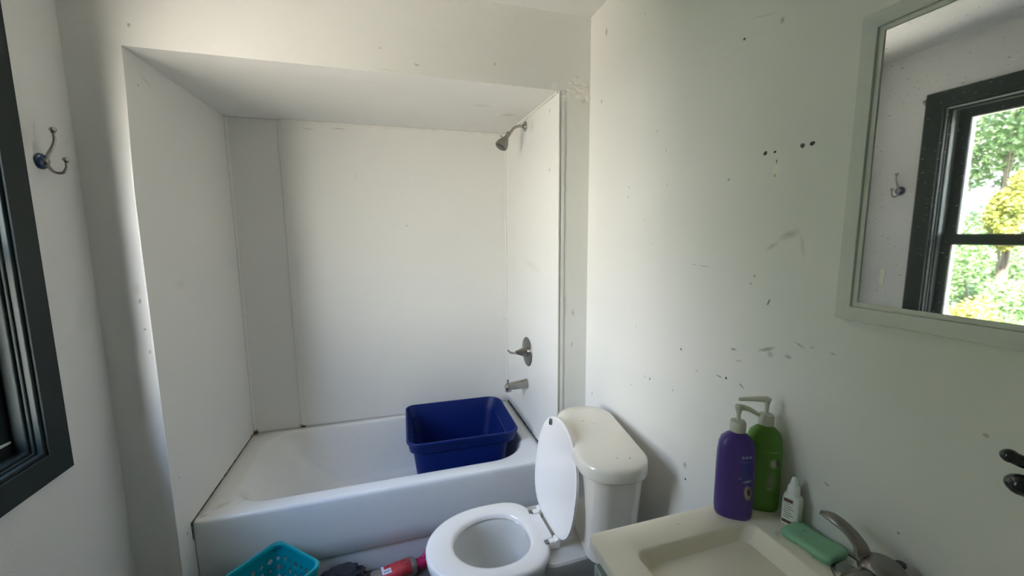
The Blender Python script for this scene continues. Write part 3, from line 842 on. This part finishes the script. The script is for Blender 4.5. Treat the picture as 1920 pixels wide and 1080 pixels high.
# ---- vanity
VX0, VY1, VY0 = 1.188, -0.950, -1.565
van = thing('vanity_cabinet', 'grey-green vanity cabinet under the cream basin top', 'vanity cabinet', ((VX0 + XR) / 2, (VY0 + VY1) / 2, 0))
vx, vy = (VX0 + XR) / 2, (VY0 + VY1) / 2
bm = NB()
cx0, cx1, cy0, cy1 = VX0 + .025 - vx, XR - .002 - vx, VY0 + .012 - vy, VY1 - .014 - vy
box(bm, cx0, cx1, cy0, cy0 + .016, .09, CZ - .031); box(bm, cx0, cx1, cy1 - .016, cy1, .09, CZ - .031)
box(bm, cx0, cx0 + .016, cy0 + .016, cy1 - .016, .09, CZ - .031); box(bm, cx1 - .01, cx1, cy0 + .016, cy1 - .016, .09, CZ - .031)
box(bm, cx0, cx1, cy0, cy1, .085, .10)
box(bm, VX0 + .08 - vx, XR - .002 - vx, VY0 + .02 - vy, VY1 - .02 - vy, 0, .09)
obj('carcass', bm, M['cabinet'], van, bevel=.002)
for k in range(2):
    ya = VY0 + .02 + k * .29 - vy
    bm = NB(); box(bm, VX0 + .006 - vx, VX0 + .0245 - vx, ya, ya + .283, .12, .80)
    dr = obj('door', bm, M['cabinet'], van, bevel=.003)
    bm = NB(); picture_frame(bm, ya + .01, ya + .273, .13, .79, .045, VX0 + .002 - vx, VX0 + .007 - vx); obj('door_frame', bm, M['cabinet'], dr, bevel=.002)
    bm = NB(); yk = ya + (.262 if k == 0 else .021); lathe(bm, [(.004, 0), (.004, -.012), (.012, -.016), (.012, -.022), (.006, -.025)], 'x', 18, (VX0 + .003 - vx, yk, .70)); obj('knob', bm, M['chrome'], dr)

sink = thing('washbasin', 'cream cultured-marble worktop with integrated rectangular basin', 'washbasin', (vx, vy, CZ - .030))
marks(M['counter'], (0, 1), [(1.46 - vx, -1.125 - vy, .005, .007, 0, GR, .9, .7), (1.60 - vx, -1.10 - vy, .004, .004, 0, BK, .8, .5), (1.60 - vx, -1.145 - vy, .012, .003, 20, GR, .5, .7), (1.40 - vx, -.985 - vy, .006, .003, 0, GR, .3, .8),
      (1.585 - vx, -1.075 - vy, .02, .008, 30, GR, .3, .9)], warp=.006)
bm = NB()
def S(x0, x1, y0, y1, r, z): return [(a - vx, b - vy, c - (CZ - .030)) for a, b, c in rr(x0, x1, y0, y1, r, z, m=8, s=6)]
loft(bm, [S(VX0 + .06, XR - .03, VY0 + .04, VY1 - .04, .03, CZ - .031), S(VX0 + .008, XR - .001, VY0 + .006, VY1 - .006, (.001, .001, .014, .014), CZ - .030), S(VX0, XR - .001, VY0, VY1, (.001, .001, .018, .018), CZ - .024),
          S(VX0, XR - .001, VY0, VY1, (.001, .001, .018, .018), CZ - .007), S(VX0 + .002, XR - .001, VY0 + .002, VY1 - .002, (.001, .001, .017, .017), CZ - .002), S(VX0 + .007, XR - .001, VY0 + .007, VY1 - .007, (.001, .001, .014, .014), CZ),
          S(1.256, 1.565, -1.495, -1.022, .022, CZ), S(1.260, 1.561, -1.491, -1.026, .020, CZ - .002), S(1.263, 1.557, -1.488, -1.029, .020, CZ - .008),
          S(1.285, 1.470, -1.455, -1.062, .025, CZ - .105), S(1.295, 1.458, -1.445, -1.072, .03, CZ - .118), S(1.34, 1.42, -1.40, -1.12, .02, CZ - .124)], True, True)
obj('basin_slab', bm, M['counter'], sink, angle=40)
bm = NB()
tube(bm, [(XR - .0015 - vx, -1.02 - .03 * k - vy, .0305) for k in range(9)], [.0008 + .0010 * abs(noise.noise(Vector((k * .9, 4, 0)))) for k in range(9)], 8)
obj('back_joint', bm, M['grime'], sink)
bm = NB(); lathe(bm, [(.022, -.0965), (.023, -.093), (.017, -.092), (.014, -.095)], 'z', 24, (1.385 - vx, -1.255 - vy, 0)); obj('drain', bm, M['chrome'], sink)

# ---- faucet
fa = thing('basin_faucet', 'brushed nickel single-lever faucet at the back of the basin', 'faucet', (1.612, -1.250, CZ))
bm = NB()
loft(bm, [rr(-.026, .026, -.075, .075, .025, .0005, 6, 4), rr(-.027, .027, -.077, .077, .026, .006, 6, 4), rr(-.022, .022, -.070, .070, .021, .012, 6, 4)])
obj('base_plate', bm, M['dark_nickel'], fa)
bm = NB(); lathe(bm, [(.027, .010), (.027, .03), (.031, .045), (.035, .054), (.034, .062), (.028, .070), (.017, .075), (.004, .0765)], 'z', 32); obj('body', bm, M['dark_nickel'], fa)
spt = bez([(-.010, 0, .040), (-.045, 0, .056), (-.085, 0, .055), (-.118, 0, .040)], 8)
bm = NB(); tube(bm, spt, lerp_list([.020, .017, .014, .012], len(spt)), 20, flat=.75); obj('spout', bm, M['dark_nickel'], fa)
hl = bez([(-.004, .000, .062), (-.008, .024, .066), (-.010, .032, .084), (-.013, .052, .100), (-.016, .078, .107), (-.018, .098, .104)], 10)
bm = NB(); tube(bm, hl, lerp_list([.019, .018, .0150, .0125, .0115, .0118, .0100, .0060], len(hl)), 20, flat=.55, upv=(-.3, -.35, 1)); obj('lever', bm, M['dark_nickel'], fa)
bm = NB(); tube(bm, [(.032, -.008, .010), (.032, -.008, .056)], .0022, 8); r_ = obj('lift_rod', bm, M['chrome'], fa)
bm = NB(); lathe(bm, [(.003, .052), (.006, .056), (.0065, .063), (.0085, .066), (.0075, .0695)], 'z', 16, (.032, -.008, 0)); obj('lift_knob', bm, M['black'], r_)

# ---- pump bottles
def bottle_body(hw, hd_, h, neck_r, r0=.9):
    loops = []
    prof = [(.90, 0.0), (.97, .004), (1.0, .015), (1.0, .55 * h), (.985, .74 * h), (.93, .85 * h), (.82, .92 * h), (.62, .97 * h), (.42, .993 * h), (.36, 1.0 * h)]
    for s, z in prof:
        lp_ = []
        for k in range(40):
            a = 2 * PI * k / 40
            p = 2.6
            c, q = math.cos(a), math.sin(a)
            x = math.copysign(abs(c) ** (2 / p), c) * hw * s
            y = math.copysign(abs(q) ** (2 / p), q) * hd_ * s
            m_ = max(0, min(1, (.7 - s) / .34))
            x = x * (1 - m_) + c * neck_r * m_; y = y * (1 - m_) + q * neck_r * m_
            lp_.append((x, y, z))
        loops.append(lp_)
    loops.append([(math.cos(2 * PI * k / 40) * neck_r, math.sin(2 * PI * k / 40) * neck_r, h + .006) for k in range(40)])
    b = NB(); loft(b, loops); return b
def pump_bottle(name, label, loc, rz, hw, hd_, h, m, spout_dir, spout_len, stem_h, spout_drop):
    t = thing(name, label, 'pump bottle', loc, rz)
    obj('bottle_body', bottle_body(hw, hd_, h, .0125), m, t, angle=60)
    b = NB(); lathe(b, [(.0135, h + .001), (.0165, h + .002), (.0168, h + .020), (.0150, h + .026), (.006, h + .0275)], 'z', 30); col = obj('collar', b, M['pump'], t)
    b = NB(); lathe(b, [(.0045, h + .026), (.0045, h + .026 + stem_h - .016), (.008, h + .026 + stem_h - .004), (.0095, h + .026 + stem_h), (.007, h + .026 + stem_h + .004), (.002, h + .026 + stem_h + .0045)], 'z', 20)
    hd2 = obj('pump_head', b, M['pump'], t)
    a = spout_dir
    zt = h + .026 + stem_h
    pp = bez([(0, 0, zt), (math.cos(a) * spout_len * .45, math.sin(a) * spout_len * .45, zt - .000 - spout_drop * .25), (math.cos(a) * spout_len, math.sin(a) * spout_len, zt - spout_drop)], 8)
    b = NB(); tube(b, pp, lerp_list([.0072, .0058, .0042], len(pp)), 14); obj('nozzle', b, M['pump'], hd2)
    return t
LB = (.30, .38, .62); CR = (.55, .42, .20)
marks(M['purple'], (0, 2), [(.018, .118, .014, .045, 0, (.02, .05, .24), .7, .7), (.018, .155, .012, .0018, 6, LB, .6, .5), (.010, .1535, .003, .005, 20, LB, .55, .5), (.018, .155, .003, .005, -15, LB, .55, .5), (.026, .156, .003, .005, 10, LB, .55, .5), (.017, .144, .016, .0008, 3, LB, .4, .5),
      (.022, .098, .012, .004, 18, (.45, .52, .68), .7, .8), (.006, .104, .005, .004, 0, LB, .3, .8), (.024, .070, .009, .020, 6, CR, .8, .4), (.026, .072, .0045, .011, 6, (.03, .015, .06), 1, .3)], warp=.002)
pump_bottle('pump_bottle', 'purple pump bottle at the front of the vanity corner', (1.544, -.992, CZ + .0005), math.radians(-37), .040, .027, .203, M['purple'], math.radians(12), .044, .033, .018)
marks(M['green'], (0, 2), [(.016, .150, .018, .0012, 4, (.6, .7, .4), .5, .5), (.016, .122, .011, .014, 0, (.62, .58, .42), .8, .7), (.024, .124, .006, .012, 10, (.03, .04, .01), .8, .5), (.014, .080, .014, .030, 0, (.32, .28, .2), .6, .8), (.010, .060, .008, .005, 0, (.5, .5, .4), .5, .8), (.02, .045, .006, .008, 0, (.04, .06, .02), .6, .8)], warp=.003)
pump_bottle('pump_bottle', 'green pump bottle against the wall behind the purple one', (1.628, -.990, CZ + .0005), math.radians(-33), .038, .0255, .206, M['green'], math.radians(-172), .062, .036, .003)

# ---- white dropper bottle
t = thing('squeeze_bottle', 'small white squeeze bottle with printed label beside the green bottle', 'squeeze bottle', (1.641, -1.060, CZ + .0005), math.radians(-70))
DR = (.10, .015, .02); DK = (.10, .09, .08)
its = [(-.004, .060, .010, .0045, 0, DR, .95, .2, 'rect'), (-.004, .010, .012, .0040, 0, DR, .95, .2, 'rect')]
for k in range(7): its.append((-.006 + .002 * ((k * 37) % 3), .052 - k * .0052, .007 + .002 * ((k * 13) % 3), .0011, 0, DK, .8, .3, 'rect'))
marks(M['white_bottle'], (0, 2), its, warp=.0004)
bm = NB()
loft(bm, [rr(-.016, .016, -.0115, .0115, .006, 0, 6, 3), rr(-.0175, .0175, -.0145, .0145, .007, .003, 6, 3), rr(-.0175, .0175, -.0145, .0145, .007, .062, 6, 3), rr(-.016, .016, -.012, .012, .008, .070, 6, 3), rr(-.011, .011, -.010, .010, .0095, .074, 6, 3), rr(-.009, .009, -.009, .009, .0088, .078, 6, 3)])
obj('bottle_body', bm, M['white_bottle'], t)
bm = NB(); lathe(bm, [(.0125, .075), (.0125, .077), (.0115, .090), (.0095, .093), (.0085, .094), (.0075, .099), (.0058, .108), (.0042, .112), (.002, .113)], 'z', 24); obj('cap', bm, M['white_cap'], t, angle=50)

# ---- soap bar
t = NB()
loft(t, [rr(-.046, .046, -.026, .026, .012, .0005, 8, 6), rr(-.050, .050, -.034, .034, .014, .005, 8, 6), rr(-.051, .051, -.035, .035, .014, .011, 8, 6), rr(-.048, .048, -.032, .032, .012, .0165, 8, 6), rr(-.040, .040, -.021, .021, .008, .018, 8, 6)])
for v in t.verts: v.co.z += .003 * (abs(v.co.x) / .05) ** 2 * (v.co.z / .02); v.co.y *= 1 - .10 * math.exp(-(v.co.x / .02) ** 2)
so = obj('soap_bar', t, M['soap'], angle=60)
so.location = (1.622, -1.124, CZ); so.rotation_euler = (0, 0, math.radians(-84))
marks(M['soap'], (0, 1), [(-.02, .004, .006, .002, 20, (.05, .12, .05), .8, .6)], warp=.002)
tag(so, 'mint green soap bar lying on the worktop beside the faucet', 'soap')

# ---- framed mirror
MY1, MY0, MZ0, MZ1 = -1.104, -1.60, 1.341, 1.898
t = thing('wall_mirror', 'mirror in a pale grey wooden frame above the basin', 'mirror', (XR, (MY0 + MY1) / 2, (MZ0 + MZ1) / 2))
mo = Vector(t.location)
def mobj(name, bm, m, **k):
    for v in bm.verts: v.co -= mo
    return obj(name, bm, m, t, **k)
bm = NB()
picture_frame(bm, MY0, MY1, MZ0, MZ1, .026, XR - .020, XR - .001)
picture_frame(bm, MY0 + .026, MY1 - .026, MZ0 + .026, MZ1 - .026, .009, XR - .015, XR - .001)
mobj('frame', bm, M['frame_white'], bevel=.0012, smooth=False)
bm = NB(); box(bm, XR - .0125, XR - .0015, MY0 + .033, MY1 - .033, MZ0 + .033, MZ1 - .033)
mobj('mirror_glass', bm, M['mirror'], smooth=False)
bm = NB()
for (a, b) in ((-.004, .0), ):
    pts = [(-1.1695, 1.444), (-1.1785, 1.442), (-1.1765, 1.411), (-1.1705, 1.411)]
    f0 = [bm.verts.new((XR - .0129, *p)) for p in pts]; f1 = [bm.verts.new((XR - .0125, *p)) for p in pts]
    bm.faces.new(f0); bm.faces.new(f1[::-1])
    for k in range(4): bm.faces.new((f0[k], f0[(k + 1) % 4], f1[(k + 1) % 4], f1[k]))
o = mobj('paint_chip', bm, M['white_cap'], smooth=False); o['label'] = 'pale chip stuck on the mirror glass'

# ---- black hook at the right edge
t = thing('robe_hook', 'glossy black double wall hook right of the vanity, below the mirror', 'wall hook', (XR, -1.447, 1.19))
bm = NB(); lathe(bm, [(.026, 0), (.026, -.004), (.020, -.008), (.010, -.012), (.009, -.04)], 'x', 28); obj('back_plate', bm, M['black'], t)
bm = NB(); a_ = bez([(-.035, 0, .002), (-.055, .022, .002), (-.066, .052, .010), (-.068, .066, .013)], 8); tube(bm, a_, lerp_list([.008, .0065, .0065, .0085, .0085], len(a_)), 16)
lathe(bm, [(.001, -.0095), (.004, -.009), (.0070, -.0065), (.0090, -.003), (.0096, 0), (.0090, .003), (.0070, .0065), (.004, .009), (.001, .0095)], 'y', 24, (-.068, .068, .0135)); obj('upper_prong', bm, M['black'], t)
bm = NB(); a_ = bez([(-.030, 0, -.004), (-.050, .010, -.018), (-.066, .032, -.024), (-.074, .052, -.018)], 8); tube(bm, a_, lerp_list([.010, .0125, .0135, .0125], len(a_)), 18)
lathe(bm, [(.001, -.0155), (.006, -.0145), (.0105, -.0105), (.0135, -.005), (.0145, 0), (.0135, .005), (.0105, .0105), (.006, .0145), (.001, .0155)], 'y', 24, (-.074, .052, -.018)); obj('lower_prong', bm, M['black'], t)

# ---- teal laundry basket
BH = .278
F_ = Vector((.306, .058)); e1 = Vector((.72, -.694)); e2 = Vector((-.72, -.694)).normalized() 
e2 = Vector((-.694, -.72))
LW, LL = .275, .36
ctr = F_ + e1 * LW / 2 + e2 * LL / 2
ang = math.atan2(e1.y, e1.x)
t = thing('laundry_basket', 'teal plastic basket with round holes in front of the bathtub', 'basket', (ctr.x, ctr.y - .004, 0), ang)
bm = NB()
rows = []
VN = 64
loop0 = rr(-LW / 2, LW / 2, -LL / 2, LL / 2, .035, 0, 10, 50)
for k in range(VN + 1):
    f = k / VN
    s = .80 + .17 * f
    rows.append([bm.verts.new((x * s, y * s, .004 + (BH - .02) * f)) for x, y, z in loop0])
n = len(loop0)
per = [0]
for i in range(n):
    a, b = loop0[i], loop0[(i + 1) % n]
    per.append(per[-1] + math.hypot(a[0] - b[0], a[1] - b[1]))
def hole(u, v):
    if v < .05 or v > BH - .045: return False
    cell = .036
    i_ = math.floor(u / cell); j_ = math.floor((v - .05) / cell)
    cu, cv = (i_ + .5) * cell, .05 + (j_ + .5) * cell
    if (i_ + j_) % 2 == 0: return ((u - cu) / .010) ** 2 + ((v - cv) / .0115) ** 2 < 1
    return ((u - cu) / .0065) ** 2 + ((v - cv) / .0075) ** 2 < 1
for k in range(VN):
    for i in range(n):
        j = (i + 1) % n
        if hole((per[i] + per[i + 1]) / 2, .004 + (BH - .02) * (k + .5) / VN): continue
        bm.faces.new((rows[k][i], rows[k][j], rows[k + 1][j], rows[k + 1][i]))
bm.faces.new([v for v in rows[0]][::-1])
bk = obj('basket_wall', bm, M['basket'], t)
sm = bk.modifiers.new('thick', 'SOLIDIFY'); sm.thickness = .0025
bm = NB()
def R(d, z): return rr(-LW / 2 + d, LW / 2 - d, -LL / 2 + d, LL / 2 - d, .036, z, 10, 8)
loft(bm, [R(.010, BH - .022), R(.001, BH - .016), R(0, BH - .006), R(.003, BH), R(.010, BH), R(.013, BH - .006), R(.012, BH - .020)], False, False)
obj('rim', bm, M['basket'], t)

# ---- crumpled dark cloth
bm = NB()
bmesh.ops.create_icosphere(bm, subdivisions=6, radius=1)
for v in bm.verts:
    p = v.co.copy()
    q = noise.ridged_multi_fractal(p * 1.7 + Vector((3, 1, 2)), 1.0, 2.1, 5, 1.0, 2.0)
    s = .70 + .20 * q
    v.co = Vector((p.x * .105 * s, p.y * .062 * s, max(0, .05 + p.z * .062 * s)))
o = obj('crumpled_cloth', bm, M['rag'], angle=180)
o.location = (.535, .016, .0); o.rotation_euler = (0, 0, math.radians(5))
tag(o, 'crumpled dark grey cloth on the floor between basket and red-labelled bottle', 'cloth')

# ---- red labelled bottle lying on the floor
t = thing('spray_bottle', 'clear bottle with red label and magenta cap lying by the bathtub', 'bottle', (.803, .016, .0), math.radians(12))
HB = .036
def bt(r, x, sq=3.0):
    return [(x, math.copysign(abs(math.cos(a)) ** (2 / sq), math.cos(a)) * r, HB + math.copysign(abs(math.sin(a)) ** (2 / sq), math.sin(a)) * r) for a in [2 * PI * k / 32 for k in range(32)]]
bm = NB(); loft(bm, [bt(.026, -.150), bt(.033, -.146), bt(.035, -.135), bt(.035, .030), bt(.030, .042), bt(.018, .052)]); obj('bottle_body', bm, M['clear'], t, angle=50)
marks(M['red_label'], (0, 1), [(-.085, -.012, .020, .012, 0, (.85, .83, .85), 1, .1, 'rect'), (-.099, .006, .006, .030, 0, (.85, .83, .85), 1, .1, 'rect')]
      + [(-.100 + k * .0035 + .004, -.013, .0010, .0055, 0, (.05, .05, .08), .9, .2, 'rect') for k in range(8)]
      + [(.0, -.004, .018, .003, 12, (.85, .45, .3), .6, .6), (.005, .010, .016, .003, -8, (.85, .4, .35), .6, .6), (.012, .02, .004, .004, 0, (.9, .8, .8), .9, .4), (-.075, .014, .014, .008, 0, (.3, .01, .03), .7, .5)], warp=.0006)
bm = NB()
pr = []
for x_ in (-.106, .018):
    pr.append([(x_, p[1] * 1.03, HB + (p[2] - HB) * 1.03) for p in bt(.035, x_)])
half = [i for i in range(32)]
loft(bm, [[p for i, p in enumerate(q) if i <= 16 or i >= 30] for q in pr], False, False, closed=False)
lab = obj('label_sheet', bm, M['red_label'], t)
lab.modifiers.new('thick', 'SOLIDIFY').thickness = .0006
lab['label'] = 'red paper label with a white barcode patch'
bm = NB(); lathe(bm, [(.019, .050), (.024, .052), (.026, .075), (.022, .088), (.014, .094)], 'x', 28, (0, 0, HB)); cp = obj('cap', bm, M['magenta'], t)
bm = NB(); tube(bm, [(.075, .0, HB + .010), (.095, .012, HB + .030), (.110, .020, HB + .055)], [.012, .010, .007], 14); obj('nozzle', bm, M['magenta'], cp)

# ================================================================ OUTSIDE
bm = NB(); box(bm, -40, -.40, -30, 40, -1.3, -1.2)
struct('floor_garden', bm, M['lawn'], 'rough green ground outside the window', smooth=False)

M['concrete'] = mat('pale_bounce_concrete', (0.74, 0.64, 0.55), 0.85, var=0.3, vscale=2)
bm = NB(); v = [bm.verts.new(p) for p in ((-.42, -.80, -1.19), (-30, -5.5, -1.19), (-30, -30, -1.19), (-.42, -30, -1.19))]; bm.faces.new(v)  # unseen wedge of pale ground, added to bounce warm light up indoors
struct('floor_bounce', bm, M['concrete'], 'unseen pale concrete ground outside the window, added to bounce light in', smooth=False)

def leaves(bm, n, fn, size):
    for k in range(n):
        c = fn()
        a = Vector((random.gauss(0, 1), random.gauss(0, 1), random.gauss(0, 1))).normalized()
        b = a.cross(Vector((random.gauss(0, 1), random.gauss(0, 1), random.gauss(0, 1)))).normalized()
        s = size * random.uniform(.6, 1.3)
        vs_ = [bm.verts.new(c + a * s), bm.verts.new(c + b * s * .45), bm.verts.new(c - a * s), bm.verts.new(c - b * s * .45)]
        bm.faces.new(vs_)
def plant(name, label, cat, x, y, z0, h, rx, rz_, m, n, size, trunk=True, group=None):
    random.seed(int(x * 31 + y * 17 + 500))
    t = thing(name, label, cat, (x, y, z0), 0, group)
    lobes = [(Vector((random.gauss(0, .45) * rx, random.gauss(0, .45) * rx, h + random.gauss(0, .4) * rz_)), random.uniform(.35, .6)) for _ in range(9)]
    def fn():
        c, s = random.choice(lobes)
        d = Vector((random.gauss(0, 1), random.gauss(0, 1), random.gauss(0, 1))).normalized() * random.random() ** .35
        return c + Vector((d.x * rx * s, d.y * rx * s, d.z * rz_ * s))
    bm = NB(); leaves(bm, int(n * 2.6), fn, size * .56); obj('foliage', bm, m, t, smooth=False)
    bm = NB()
    tube(bm, [(0, 0, 0), (.05, .03, h * .5), (0, 0, h * .9)], [.05 * h ** .5, .04 * h ** .5, .02], 10)
    for c, s in lobes[:6]: tube(bm, [(0, 0, h * .45), c * .5 + Vector((0, 0, h * .3)), c], [.022, .015, .006], 6)
    obj('trunk', bm, M['bark'], t)
    return t
Z0 = -1.2
plant('garden_tree', 'tall airy green tree seen through the window top in the mirror', 'tree', -11.0, 4.1, Z0, 5.0, 1.5, 1.7, M['leaf'], 3600, .12)
plant('garden_tree', 'broad dark tree at the far right of the reflected view', 'tree', -8.9, 1.05, Z0, 4.3, 1.30, 1.9, M['leaf'], 5200, .10)
plant('garden_tree', 'distant dark tree beyond the reflected garden fence', 'tree', -15.5, 9.5, Z0, 4.6, 2.6, 2.3, M['leaf2'], 5000, .14)
plant('flowering_shrub', 'yellow-green shrub in the middle of the reflected garden', 'shrub', -5.7, 1.70, Z0, 2.95, .27, .42, M['leaf3'], 2600, .055)
plant('garden_shrub', 'broad green hedge shrub behind the yellow-green one in the reflected garden', 'shrub', -9.2, 4.1, Z0, 2.35, 1.0, 1.25, M['leaf'], 6000, .08)
plant('garden_shrub', 'bright green shrub below the yellow-green one in the reflected garden', 'shrub', -4.2, 1.25, Z0, 1.9, .52, .62, M['leaf'], 4200, .05)
plant('garden_shrub', 'green shrub at the left of the reflected garden', 'shrub', -5.9, 4.1, Z0, 2.0, .70, 1.0, M['leaf2'], 4600, .06)
plant('garden_shrub', 'low yellow-tipped shrub near the window sill in the mirror', 'shrub', -2.75, .62, Z0, 1.65, .30, .40, M['leaf3'], 2200, .035)
plant('garden_shrub', 'leafy green shrub farthest along the house wall in the reflected garden', 'shrub', -2.7, 1.9, Z0, 1.2, .50, .60, M['leaf'], 3400, .045)
plant('garden_shrub', 'darker green shrub near the pale ground in the reflected garden', 'shrub', -5.2, .35, Z0, 1.6, .50, .9, M['leaf'], 4200, .06)
for k, (x_, y_, h_, lab) in enumerate([(-3.4, -.15, .75, 'round low green shrub at the edge of the pale ground'), (-7.6, 6.2, 1.5, 'wide green shrub in front of the grey fence'), (-3.9, 4.0, 1.1, 'low green shrub left of the bright one'), (-6.8, 2.45, 2.0, 'pale green shrub between the yellow-green one and the hedge'), (-6.2, 8.2, 1.5, 'outermost green shrub at the left end of the fence')]):
    plant('garden_shrub', lab, 'shrub', x_, y_, Z0, h_, .62, .65, M['leaf' if k % 2 else 'leaf2'], 3600, .055)
t = thing('neighbour_house', 'grey sided house with a grey roof beyond the reflected trees', 'house', (-14.5, 2.8, Z0))
bm = NB(); box(bm, -2, 2, -2.2, 2.6, 0, 3.2); obj('house_wall', bm, M['siding'], t, smooth=False)
bm = NB(); v = [bm.verts.new(p) for p in ((-2.3, -2.5, 3.2), (2.3, -2.5, 3.2), (2.3, 2.9, 3.2), (-2.3, 2.9, 3.2), (0, -2.5, 4.6), (0, 2.9, 4.6))]
for f in ((0, 1, 4), (1, 2, 5, 4), (2, 3, 5), (3, 0, 4, 5), (3, 2, 1, 0)): bm.faces.new([v[i] for i in f])
obj('roof', bm, M['roof'], t, smooth=False)
t = thing('garden_fence', 'grey board fence behind the reflected shrubs', 'fence', (-10.6, 4.4, Z0))
for k in range(30):
    bm = NB(); yk = -4.2 + k * .28; box(bm, -.015, .015, yk, yk + .25, .05, 1.75); obj('board', bm, M['fence'], t, smooth=False)
bm = NB(); box(bm, .016, .06, -4.2, 4.2, .3, .4); box(bm, .016, .06, -4.2, 4.2, 1.4, 1.5); obj('rail', bm, M['fence'], t, smooth=False)
